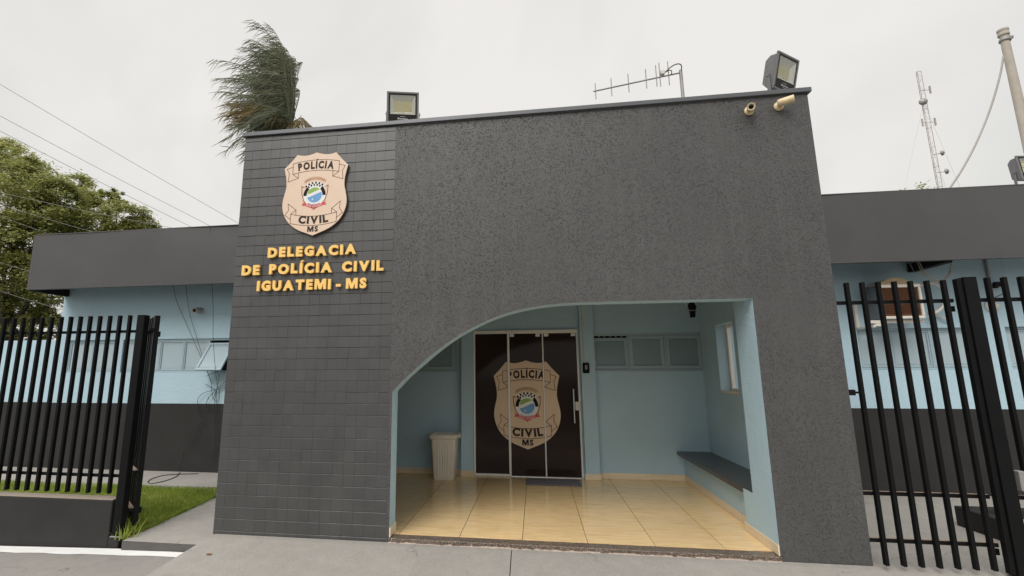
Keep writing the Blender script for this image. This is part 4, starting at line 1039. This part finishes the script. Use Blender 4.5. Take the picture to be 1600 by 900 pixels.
mb = MB(); mb.box(.121, 3.2, -1.6, -.121, -.05, .12); mb.build('bed', MAT['path'], pw)

# ------------------------------------------------------------------ air conditioner on the right wall
ac = thing('air_conditioner', 'old white air conditioner with brown louvred grille hung on the right wing wall', 'air conditioner', (5.40, B, 2.24))
cx_ = 5.40
mb = MB(); mb.cbox(-.25, .235, -.36, -.06, .03, .50, .012); mb.build('shell', MAT['ac_side'], ac)
mb = MB()
for a, b, c, d in ((-.265, .25, .455, .50), (-.265, .25, .02, .06), (-.265, -.23, .06, .455), (.215, .25, .06, .455)): mb.cbox(a, b, -.40, -.355, c, d, .008)
mb.build('casing', MAT['ac_white'], ac)
mb = MB(); mb.quad((-.23, -.362, .06), (.215, -.362, .06), (.215, -.362, .455), (-.23, -.362, .455)); mb.build('grille_back', MAT['ac_brown'], ac)
for k in range(17):
    mb = MB(); z_ = .073+.0228*k; mb.add([(-.228, -.364, z_), (.213, -.364, z_), (.213, -.385, z_+.012), (-.228, -.385, z_+.012), (-.228, -.366, z_+.004), (.213, -.366, z_+.004), (.213, -.387, z_+.016), (-.228, -.387, z_+.016)], [(0, 1, 2, 3), (7, 6, 5, 4), (3, 2, 6, 7)]); mb.build('louvre', MAT['ac_brown'], ac)
mb = MB(); r_ = .265
arcp = [(-.255+.50*i/14, .5+.105*math.sin(math.pi*i/14)) for i in range(15)]
for i in range(14): mb.quad((arcp[i][0], -.33, arcp[i][1]), (arcp[i+1][0], -.33, arcp[i+1][1]), (arcp[i+1][0], -.08, arcp[i+1][1]), (arcp[i][0], -.08, arcp[i][1]))
mb.add([(x_, -.33, z_) for x_, z_ in arcp], [tuple(range(15))[::-1]])
for i in range(1, 28):
    x_ = -.255+.50*i/28; h = .105*math.sin(math.pi*i/28); mb.cbox(x_-.004, x_+.004, -.338, -.331, .5, .5+h, .001)
mb.build('top_cowl', MAT['cream'], ac)
mb = MB(); mb.cbox(-.40, -.355, -.05, -.002, -.07, .28, .004); mb.cbox(-.40, -.365, -.38, -.05, -.09, -.055, .004); mb.cbox(-.40, .26, -.34, -.30, -.03, .012, .004); mb.cbox(-.365, -.25, -.38, -.34, -.075, -.035, .004); mb.build('bracket', MAT['ac_white'], ac)
mb = MB(); P_ = [at(u, v, 7.42)-Vector((5.40, B, 2.24)) for u, v in ((1437, 446), (1455, 442), (1470, 450), (1477, 464), (1474, 477), (1466, 486), (1455, 491))]
mb.tube(smooth_curve(P_, 5), .022, 10); mb.build('pipe', MAT['white_plastic'], ac)
mb = MB(); mb.tube([at(1463, 491, 7.56)-Vector((5.40, B, 2.24)), at(1486, 504, 7.56)-Vector((5.40, B, 2.24))], .012, 8); mb.lathe([(0, -.03), (.025, -.02), (.03, 0), (.025, .02), (0, .03)], at(1453, 489, 7.5)-Vector((5.40, B, 2.24)), (0, 0, 1), 12); mb.build('drain_pipe', MAT['white_plastic'], ac)
mb = MB()
for pts in (((1430, 402), (1440, 424), (1452, 434), (1466, 439), (1478, 433), (1485, 420), (1487, 402)), ((1433, 402), (1446, 428), (1458, 438), (1470, 440), (1480, 434), (1486, 424))):
    mb.tube(smooth_curve([at(u, v, 7.3) for u, v in pts], 6), .006, 6)
mb.tube(smooth_curve([at(u, v, 7.5) for u, v in ((1420, 408), (1424, 416), (1428, 424))], 4), .006, 6)
tag(mb.build('hanging_cables', MAT['cable_tan']), 'tan cables hanging in a loop from the right eave above the air conditioner', 'cables')

# ------------------------------------------------------------------ tangle of cables on the left wall
tg = thing('cable_tangle', 'tangled black cables hanging down the left wing wall beside the tiled pier', 'cables', (-5.2, B, 1.4))
def cab(pts, Y=7.56, r=.0038, n=6):
    mb = MB(); mb.tube(smooth_curve([at(u, v, Y if len(p) == 2 else p[2])-Vector((-5.2, B, 1.4)) for p in pts for u, v in [p[:2]]], n), r, 5); mb.build('cable', MAT['cable'], tg)
cab([(270, 440), (276, 470), (292, 508), (313, 556), (328, 592), (331, 612), (333, 626)])
cab([(290, 445), (296, 488), (308, 530), (324, 580), (332, 600)])
cab([(331, 440), (333, 480), (333, 525), (336, 570), (340, 606)], 7.3)
cab([(322, 588), (330, 584), (340, 582), (342, 592), (339, 606), (338, 622), (340, 648)])
cab([(310, 640), (309, 624), (318, 614), (336, 609), (350, 602), (358, 594)])
cab([(358, 590), (348, 600), (338, 609), (326, 622), (319, 640), (311, 668), (300, 692), (288, 705), (283, 724), (281, 738)])
cab([(338, 610), (335, 636), (337, 664), (337, 690), (334, 712), (329, 722), (322, 725)])
cab([(342, 606), (343, 620), (340, 628), (334, 622), (338, 610)])
cab([(311, 636), (310, 648), (314, 657), (320, 658)])
cab([(326, 620), (322, 632), (325, 640), (330, 636)])
cab([(360, 604), (348, 606), (338, 609), (328, 604), (320, 600)])
mb = MB()
def gz(u, v, z): d = ray(u, v); return CAM+d*((z-CAM.z)/d.z)
mb.tube(smooth_curve([gz(u, v, -.068)-Vector((-5.2, B, 1.4)) for u, v in ((310, 740), (262, 742), (240, 747), (231, 753), (240, 755), (262, 750), (276, 744), (281, 738.5))], 5), .006, 5); mb.build('cable', MAT['cable'], tg)

# ------------------------------------------------------------------ lawn and small plants
gb = random.Random(5); vs_ = []; fs = []
def in_lawn(x_, y_):
    return y_ > 4.84 and y_ < 6.65 and x_ < -3.83-(y_-4.64)*.115
def blade(x_, y_, z_, h, lean, w_):
    a = gb.uniform(0, 6.283); dx, dy = math.cos(a)*w_, math.sin(a)*w_; b = gb.uniform(0, 6.283); lx, ly = math.cos(b)*lean*h, math.sin(b)*lean*h
    o = len(vs_); vs_.extend([(x_-dx, y_-dy, z_), (x_+dx, y_+dy, z_), (x_+dx*.7+lx*.4, y_+dy*.7+ly*.4, z_+h*.6), (x_-dx*.7+lx*.4, y_-dy*.7+ly*.4, z_+h*.6), (x_+lx, y_+ly, z_+h*(1-.3*lean))])
    fs.extend([(o, o+1, o+2, o+3), (o+3, o+2, o+4)])
n = 0
while n < 52000:
    x_, y_ = gb.uniform(-8.2, -3.82), gb.uniform(4.84, 6.65)
    if not in_lawn(x_, y_) or (x_ < -6.2 and gb.random() < .5): continue
    p_ = .5+.5*math.sin(x_*3.1+1)*math.cos(y_*2.7)
    blade(x_, y_, -.137, gb.uniform(.05, .115)*(.75+.45*p_), gb.uniform(.2, 1.0), gb.uniform(.0022, .004)); n += 1
for _ in range(1500):                                                 # ragged overgrown edge over the path
    y_ = gb.uniform(4.85, 6.6); blade(-3.83-(y_-4.64)*.115+abs(gb.gauss(0, .02)), y_, -.125, gb.uniform(.03, .09), 1.1, .003)
me_ = bpy.data.meshes.new('grass'); me_.from_pydata(vs_, [], fs); me_.materials.append(MAT['grass']); link('grass', me_, None, None, 'stuff')
tf = thing('grass_tuft', 'long-bladed grass tuft growing at the foot of the left gate post', 'grass', (-3.84, 4.70, -.12))
mb = MB()
for k in range(70):
    a = gb.uniform(0, 6.283); L = gb.uniform(.10, .26); sp = gb.uniform(.25, 1.0); bx, by = gb.gauss(0, .04), gb.gauss(0, .035)
    d = Vector((math.cos(a), math.sin(a), 0)); s_ = Vector((-d.y, d.x, 0))*.0045; p0 = Vector((bx, by, 0)); pts = []
    for i in range(5): t_ = i/4; pts.append(p0+d*(L*sp*t_)+Vector((0, 0, L*(t_-.45*sp*t_*t_))))
    for i in range(4): k0, k1 = 1-i/4.2, 1-(i+1)/4.2; mb.quad(pts[i]-s_*k0, pts[i]+s_*k0, pts[i+1]+s_*k1, pts[i+1]-s_*k1)
mb.build('blades', MAT['grass'], tf)
wd = thing('weeds', 'pale broad-leaved weeds behind the low wall under the fence bars', 'plant', (-4.5, 4.92, -.13))
mb = MB()
for k in range(160):
    p0 = Vector((gb.uniform(-.75, .45), gb.uniform(-.04, .25), gb.uniform(.15, .33))); a = gb.uniform(0, 6.283); d = Vector((math.cos(a), math.sin(a), gb.uniform(-.2, .5))).normalized(); s_ = d.cross(Vector((0, 0, 1))).normalized(); L = gb.uniform(.025, .05)
    mb.add([p0, p0+d*L*.5+s_*L*.4, p0+d*L, p0+d*L*.5-s_*L*.4], [(0, 1, 2, 3)])
    if k % 3 == 0: mb.tube([(p0.x*.98, p0.y, -.02), p0], .002, 4, False)
mb.build('leaves', MAT['weed'], wd)
lf_ = thing('dry_leaf', 'curled brown dry leaf lying on the concrete ramp', 'leaf', (-2.62, 4.30, -.088))
mb = MB(); q = [(-.03, 0, .004), (-.015, .012, .012), (.012, .014, .010), (.034, .004, .016), (.015, -.010, .006), (-.012, -.012, .010)]
mb.add(q+[(0, 0, .002)], [(i, (i+1) % 6, 6) for i in range(6)]); mb.build('blade', MAT['dry'], lf_)

# ------------------------------------------------------------------ boundary wall and trees on the left
bw = thing('boundary_wall', 'light blue boundary wall with dark base beyond the left corner of the station', 'wall', (-10, B+.05, -.1))
mb = MB(); mb.cbox(-6, 1.652, 0, .15, 1.146, 2.28, .005, m=1); mb.cbox(-6, 1.652, 0, .15, -.1, 1.145, .005, m=0); mb.build('body', [MAT['char_wall'], MAT['blue']], bw)

def leaf_cloud(blobs, per, size, seed, mat_, flat=.55):
    r_ = np.random.default_rng(seed); V = []; n = 0; Fc = []
    for (c, rad, k) in blobs:
        m_ = int(per*k)
        d = r_.normal(size=(m_, 3)); d /= np.linalg.norm(d, axis=1)[:, None]; rr = rad*(.5+.5*r_.random(m_)**.5)*(1+.13*r_.normal(size=m_))
        kk = max(8, m_//130); tw = r_.normal(size=(kk, 3)); tw /= np.linalg.norm(tw, axis=1)[:, None]; ti = r_.integers(0, kk, m_)      # leaves gather on twigs
        d = tw[ti]+.20*r_.normal(size=(m_, 3)); rr = rad*(.72+.45*r_.random(kk))[ti]*(1+.12*r_.normal(size=m_)); d /= np.linalg.norm(d, axis=1)[:, None]
        p = np.array(c)+d*rr[:, None]*np.array([1, 1, .78])
        nrm = d*.5+r_.normal(size=(m_, 3))*.55+np.array([0, -.25, 1.2]); nrm /= np.linalg.norm(nrm, axis=1)[:, None]
        t_ = np.cross(nrm, r_.normal(size=(m_, 3))); t_ /= np.linalg.norm(t_, axis=1)[:, None]; b_ = np.cross(nrm, t_)
        s = size*(.6+.8*r_.random(m_))[:, None]
        q = np.stack([p-t_*s, p+b_*s*.45-nrm*s*.12, p+t_*s, p-b_*s*.45-nrm*s*.12], 1)
        V.append(q.reshape(-1, 3)); n += m_
    V = np.concatenate(V); me__ = bpy.data.meshes.new('crown'); me__.vertices.add(len(V)); me__.vertices.foreach_set('co', V.astype(np.float32).ravel())
    me__.loops.add(n*4); me__.loops.foreach_set('vertex_index', np.arange(n*4, dtype=np.int32)); me__.polygons.add(n)
    me__.polygons.foreach_set('loop_start', np.arange(0, n*4, 4, dtype=np.int32)); me__.polygons.foreach_set('loop_total', np.full(n, 4, np.int32))
    me__.update(); me__.materials.append(mat_); return me__
def broad_tree(label, base_, blobs, per, size, seed, trunk_r, group=None):
    t_ = thing('broadleaf_tree', label, 'tree', base_, group); bz = Vector(base_)
    rel_ = [(tuple(Vector(c)-bz), r, k) for c, r, k in blobs]
    link('crown', leaf_cloud(rel_, per, size, seed, MAT['leaf']), t_)
    mb = MB(); top = Vector((0, 0, 3.2)); mb.tube(smooth_curve([(0, 0, 0), (.1, 0, 1.5), top], 4), trunk_r, 12, r2=trunk_r*.75)
    mb.build('trunk', MAT['bark'], t_); rr = random.Random(seed)
    for (c, r, k) in rel_:
        if rr.random() < .75:
            c = Vector(c); mid = top.lerp(c, .5)+Vector((rr.uniform(-.5, .5), rr.uniform(-.5, .5), -.4)); mb = MB(); mb.tube(smooth_curve([top-Vector((0, 0, .4)), mid, c], 5), trunk_r*.35, 7, r2=.02); mb.build('limb', MAT['bark'], t_)
    return t_
def blobs_px(lst): return [(tuple(at(u, v, Y)), r, k) for u, v, Y, r, k in lst]
b1 = blobs_px([(-10, 265, 15, 1.25, 1), (25, 262, 15.5, .95, .8), (55, 290, 15, 1.05, 1), (95, 315, 15, .9, .9), (75, 335, 14.6, 1.0, 1), (35, 320, 14.2, 1.1, 1), (-15, 330, 14, 1.2, 1), (5, 238, 16, .7, .5), (30, 246, 16, .5, .3), (42, 258, 15.6, .5, .3),
     (-60, 300, 15, 1.6, 1), (-90, 240, 16, 1.6, 1), (-120, 330, 15, 1.7, 1), (10, 375, 13.8, 1.1, .9), (-30, 390, 14, 1.2, .8), (50, 385, 14.5, 1.0, .8), (25, 430, 14.5, 1.0, .8), (-20, 450, 14.5, 1.2, .8), (70, 440, 15, .9, .85), (50, 475, 15.5, .9, .7), (0, 490, 15.5, 1.0, .7), (80, 485, 16, .8, .7), (20, 515, 15, .7, .7), (70, 510, 15.5, .7, .7)])
broad_tree('tall spreading tree at the far left beyond the boundary wall', (-19.5, 15.2, -.2), b1, 3700, .066, 3, .28)
b2 = blobs_px([(120, 295, 17, .75, .7), (140, 300, 17, .5, .35), (128, 325, 16.5, .9, .9), (160, 325, 17, .7, .55), (178, 308, 17.5, .42, .28), (186, 320, 17.5, .35, .2), (120, 355, 16, 1.0, 1), (160, 355, 16, .95, 1), (195, 345, 16.5, .85, 1), (215, 358, 16.6, .7, .9), (228, 368, 17, .6, .8), (95, 350, 15.6, .9, 1), (150, 385, 16, 1.1, .9), (200, 385, 16.6, 1.1, .9), (100, 395, 15.8, 1.0, .8), (182, 300, 17.5, .25, .12)])
broad_tree('bushy yellow-green tree rising above the left wing roof', (-16.6, 17.0, -.2), b2, 3000, .064, 8, .24)

# palm bent by the wind
pm = thing('palm_tree', 'palm with wind-blown feathery fronds swept left behind the portal roof', 'palm', (-7.75, 14, -.2)); PBASE = Vector((-7.75, 14, -.2)); top = Vector((0, 0, 10.0))
mb = MB(); mb.tube(smooth_curve([(.3, 0, 0), (.2, 0, 4), (.05, 0, 8), (0, 0, 10.05)], 6), .17, 14, r2=.13); mb.build('trunk', MAT['bark'], pm)
pr = random.Random(21)
def frond(tip, ctl, dens, Lf, mat_, wind=(-1, 0, -.45), spread=.35):
    P0_, P1_, P2_ = top, top+Vector(ctl), top+Vector(tip); n_ = dens; mb = MB(); pts = []
    for i in range(n_+1): t_ = i/n_; pts.append(P0_*(1-t_)**2+P1_*2*t_*(1-t_)+P2_*t_*t_)
    mb.tube(pts[::max(1, n_//10)], .022, 5, r2=.005)
    w_ = Vector(wind)
    for i in range(int(n_*.12), n_+1):
        t_ = i/n_; tg_ = (pts[min(i+1, n_)]-pts[max(i-1, 0)]).normalized()
        for s_ in (-1, 1):
            side = tg_.cross(Vector((0, 1, .2))).normalized()*s_
            d = (w_*pr.uniform(.7, 1.3)+side*spread*pr.uniform(.3, 1.3)+tg_*.55+Vector((pr.gauss(0, .2), pr.gauss(0, .35), pr.gauss(0.1, .28)))).normalized()
            L = Lf*(.55+.6*math.sin(math.pi*min(1, t_*.9+.1)))*pr.uniform(.75, 1.15); p = pts[i]; dr_ = Vector((-.15, 0, -.35))*L
            cu = Vector((pr.gauss(-.12, .22), pr.gauss(0, .2), pr.gauss(-.42, .2)))*L
            q = [p+d*L*t_+cu*t_*t_ for t_ in (0, .35, .7, 1.)]; wv = d.cross(Vector((0, 1, pr.uniform(-.5, .5)))).normalized()*.0125
            mb.add([q[0]-wv*.6, q[0]+wv*.6, q[1]+wv, q[1]-wv, q[2]+wv*.7, q[2]-wv*.7, q[3]], [(0, 1, 2, 3), (3, 2, 4, 5), (5, 4, 6)])
    mb.build('frond', mat_, pm)
env = [(-.2, 3.35), (-.6, 3.5), (-.9, 3.55), (-1.2, 3.45), (-1.55, 3.25), (-1.3, 3.0), (-1.85, 2.9), (-2.2, 2.7), (-2.4, 2.1), (-2.4, 1.5), (-2.25, .95), (-2.0, .4), (-1.75, -.2), (-1.45, -.75), (-1.6, -.95), (-1.25, -1.2), (-.15, 3.2), (-.05, 2.6), (-.1, 1.9), (-1.2, 2.6), (-1.0, 1.8), (-1.1, -.3)]
for k in range(62):
    ex, ez = env[k % len(env)]; f_ = pr.uniform(.82, 1.0); yb_ = pr.uniform(-1.1, 1.1)
    tip = (ex*f_+pr.uniform(-.15, .15), yb_, ez*f_+pr.uniform(-.2, .2))
    ctl = (.22+pr.uniform(-.25, .2)+ex*.12, yb_*.4, max(1.2, ez*.75+.5)*f_)
    frond(tip, ctl, 38, .62, MAT['palm_leaf'])
for k in range(46):                                                  # inner fronds that fill the clump
    u_, v_ = pr.uniform(0, 1), pr.uniform(.25, 1); ex = -.15-1.9*u_; ez = (3.6-1.1*u_)*v_
    frond((ex, pr.uniform(-1, 1), ez), (.25+pr.uniform(-.2, .2), pr.uniform(-.4, .4), ez*.6+.7), 30, .50, MAT['palm_leaf'], (-1, 0, -.5+pr.uniform(-.2, .3)))
for k in range(14):                                                   # older yellowing fronds low in the crown
    tip = (-1.7+pr.uniform(-.3, .5), pr.uniform(-1, -.1), .35+pr.uniform(-.4, .4)); frond(tip, (-.4, -.3, 1.0+pr.uniform(-.2, .3)), 34, .55, MAT['palm_old'], (-1, -.1, -.3))
for tip, ctl in (((.75, -.2, .0), (.45, 0, .75)), ((.95, -.1, -.15), (.5, 0, .6)), ((.5, -.3, -.1), (.35, -.1, .6)), ((-.5, -.5, .1), (-.1, -.3, .8))): frond(tip, ctl, 22, .35, MAT['palm_old'], (.15, 0, -1), .3)

# ------------------------------------------------------------------ skyline on the right
tw_ = thing('radio_tower', 'slender guyed lattice radio mast with small dishes far beyond the right wing', 'tower', (47.85, 60, -.2)); TO = Vector((47.85, 60, -.2))
Htw = 38.05; hw = .21
mb = MB(); cs = [(-hw, -.15), (hw, -.15), (0, .30)]
for cx, cy in cs: mb.tube([(cx, cy, 0), (cx, cy, Htw)], .03, 5)
mb.build('legs', MAT['tower'], tw_)
mb = MB(); nseg = 46
for i in range(nseg):
    z0, z1 = Htw*i/nseg, Htw*(i+1)/nseg
    for a, b in ((0, 1), (1, 2), (2, 0)):
        p, q = (cs[a], cs[b]) if i % 2 else (cs[b], cs[a]); mb.tube([(*p, z0), (*q, z1)], .012, 3, False); 
        if i % 3 == 0: mb.tube([(*p, z1), (*q, z1)], .02, 3, False)
mb.build('lattice', MAT['tower'], tw_, None, 'stuff')
for x_, z_, r_ in ((-.32, 33.9, .42), (.70, 27.2, .32), (.80, 24.9, .34)):
    mb = MB(); mb.lathe([(0, .12), (r_*.6, .08), (r_, -.06), (r_, -.12)], (x_, -.4, z_), (.5 if x_ > 0 else -.4, -1, 0), 14); mb.tube([(0, 0, z_), (x_, -.3, z_)], .04, 5); mb.build('dish', MAT['galv'], tw_)
for z_, x_ in ((31.3, .75), (35.5, .85)):
    mb = MB(); mb.tube([(-.6 if z_ < 33 else 0, -.1, z_), (x_, -.1, z_)], .035, 5)
    for xx in ((-.6, x_) if z_ < 33 else (x_,)): mb.cbox(xx-.06, xx+.06, -.2, 0, z_-.45, z_+.5, .02)
    mb.build('panel_antenna', MAT['tower'], tw_)
mb = MB()
for a, z_, dx in ((-1, 34, -9), (1, 34, 10), (1, 28, 7)): mb.tube([(0, 0, z_), (dx, 4, 0)], .010, 3, False)
mb.build('guy_wire', MAT['tower'], tw_)

pl = thing('utility_pole', 'pale round pole with a clamp on top rising behind the right wing', 'pole', (9.46, 9.5, -.2))
mb = MB(); mb.tube([(.0, 0, 0), (.0, 0, 4), (0, 0, 8.1)], .105, 16, r2=.062); mb.build('shaft', MAT['pole'], pl)
mb = MB(); mb.lathe([(.072, 0), (.082, .01), (.082, .05), (.076, .06), (.076, .09), (.084, .10), (.084, .14), (.05, .16), (0, .16)], (0, 0, 8.09), (0, 0, 1), 16); mb.build('cap', MAT['pole'], pl)
mb = MB(); mb.lathe([(.07, 0), (.085, .008), (.085, .05), (.07, .058)], (0, 0, 7.97), (.1, 0, 1), 16); mb.cbox(.07, .15, -.02, .02, 8.03, 8.09, .01); mb.build('clamp', MAT['galv'], pl)
P_ = [at(1568, 88, 9.42), at(1562, 120, 9.35), at(1548, 168, 9.2), at(1528, 218, 8.9), at(1505, 262, 8.6), at(1484, 294, 8.3), at(1470, 315, 8.1)]
mb = MB(); mb.tube(smooth_curve(P_, 6), .016, 8); tag(mb.build('service_cable', MAT['wire']), 'slack grey service cable drooping from the pale pole to the right roof', 'cable')

sp = thing('roof_weed', 'small green plant sprouting above the right wing fascia', 'plant', (6.45, 8.0, 3.7))
mb = MB(); sr = random.Random(9)
for k in range(42):
    a = sr.uniform(0, 6.283); p0 = Vector((sr.gauss(.03, .05), sr.gauss(0, .05), sr.uniform(.55, .78))); d = Vector((math.cos(a), math.sin(a), sr.uniform(-.3, .8))).normalized(); s_ = d.cross(Vector((0, 0, 1))).normalized(); L = sr.uniform(.04, .09)
    mb.add([p0, p0+d*L*.5+s_*L*.25, p0+d*L, p0+d*L*.5-s_*L*.25], [(0, 1, 2, 3)])
for k in range(10):
    p0 = Vector((-.17+sr.gauss(0, .05), sr.gauss(0, .05), .66+sr.gauss(0, .015))); d = Vector((sr.uniform(-1, 1), 0, sr.uniform(-.2, .5))).normalized(); s_ = Vector((0, .3, 1)).normalized(); mb.add([p0, p0+d*.03+s_*.01, p0+d*.07, p0+d*.03-s_*.01], [(0, 1, 2, 3)])
mb.build('leaves', MAT['leaf'], sp)
mb = MB(); mb.tube([(0, 0, 0), (.01, 0, .4), (.03, 0, .7)], .008, 6); mb.tube([(0, 0, .3), (-.1, 0, .55), (-.17, 0, .66)], .006, 5); mb.build('stem', MAT['bark'], sp)

# ------------------------------------------------------------------ overhead wires on the left
for lab, (u0, v0), (u1, v1), Y0, Y1, r_ in (
    ('highest overhead wire crossing the sky left of the palm', (-60, 96), (376, 351), 8.5, 13, .0065),
    ('second overhead wire from the top, left of the palm', (-60, 149), (336, 357), 8.5, 13, .0065),
    ('third overhead wire from the top, skimming the treetops', (-60, 174), (306, 358), 8.5, 13, .0065),
    ('fourth wire, crossing the crown of the left trees to the roof', (-60, 288), (300, 362), 8.5, 12, .0055),
    ('fifth wire, slanting across the leaves above the fascia corner', (-60, 300), (172, 370), 8.5, 11, .0055),
    ('sixth wire, just above the left end of the fascia', (-60, 312), (92, 371), 8.5, 10.5, .0055),
    ('wire crossing the dark leaves beside the left end of the fascia', (-60, 388), (60, 428), 8.5, 10.5, .0055),
    ('lowest wire, passing below the left end of the fascia', (-60, 434), (112, 488), 8.5, 10.5, .0055)):
    p, q = at(u0, v0, Y0), at(u1, v1, Y1); mid = (p+q)/2-Vector((0, 0, .03)); mb = MB(); mb.tube(smooth_curve([p, mid, q], 6), r_, 5, False)
    tag(mb.build('overhead_wire', MAT['wire']), lab, 'wire', 'overhead wires')
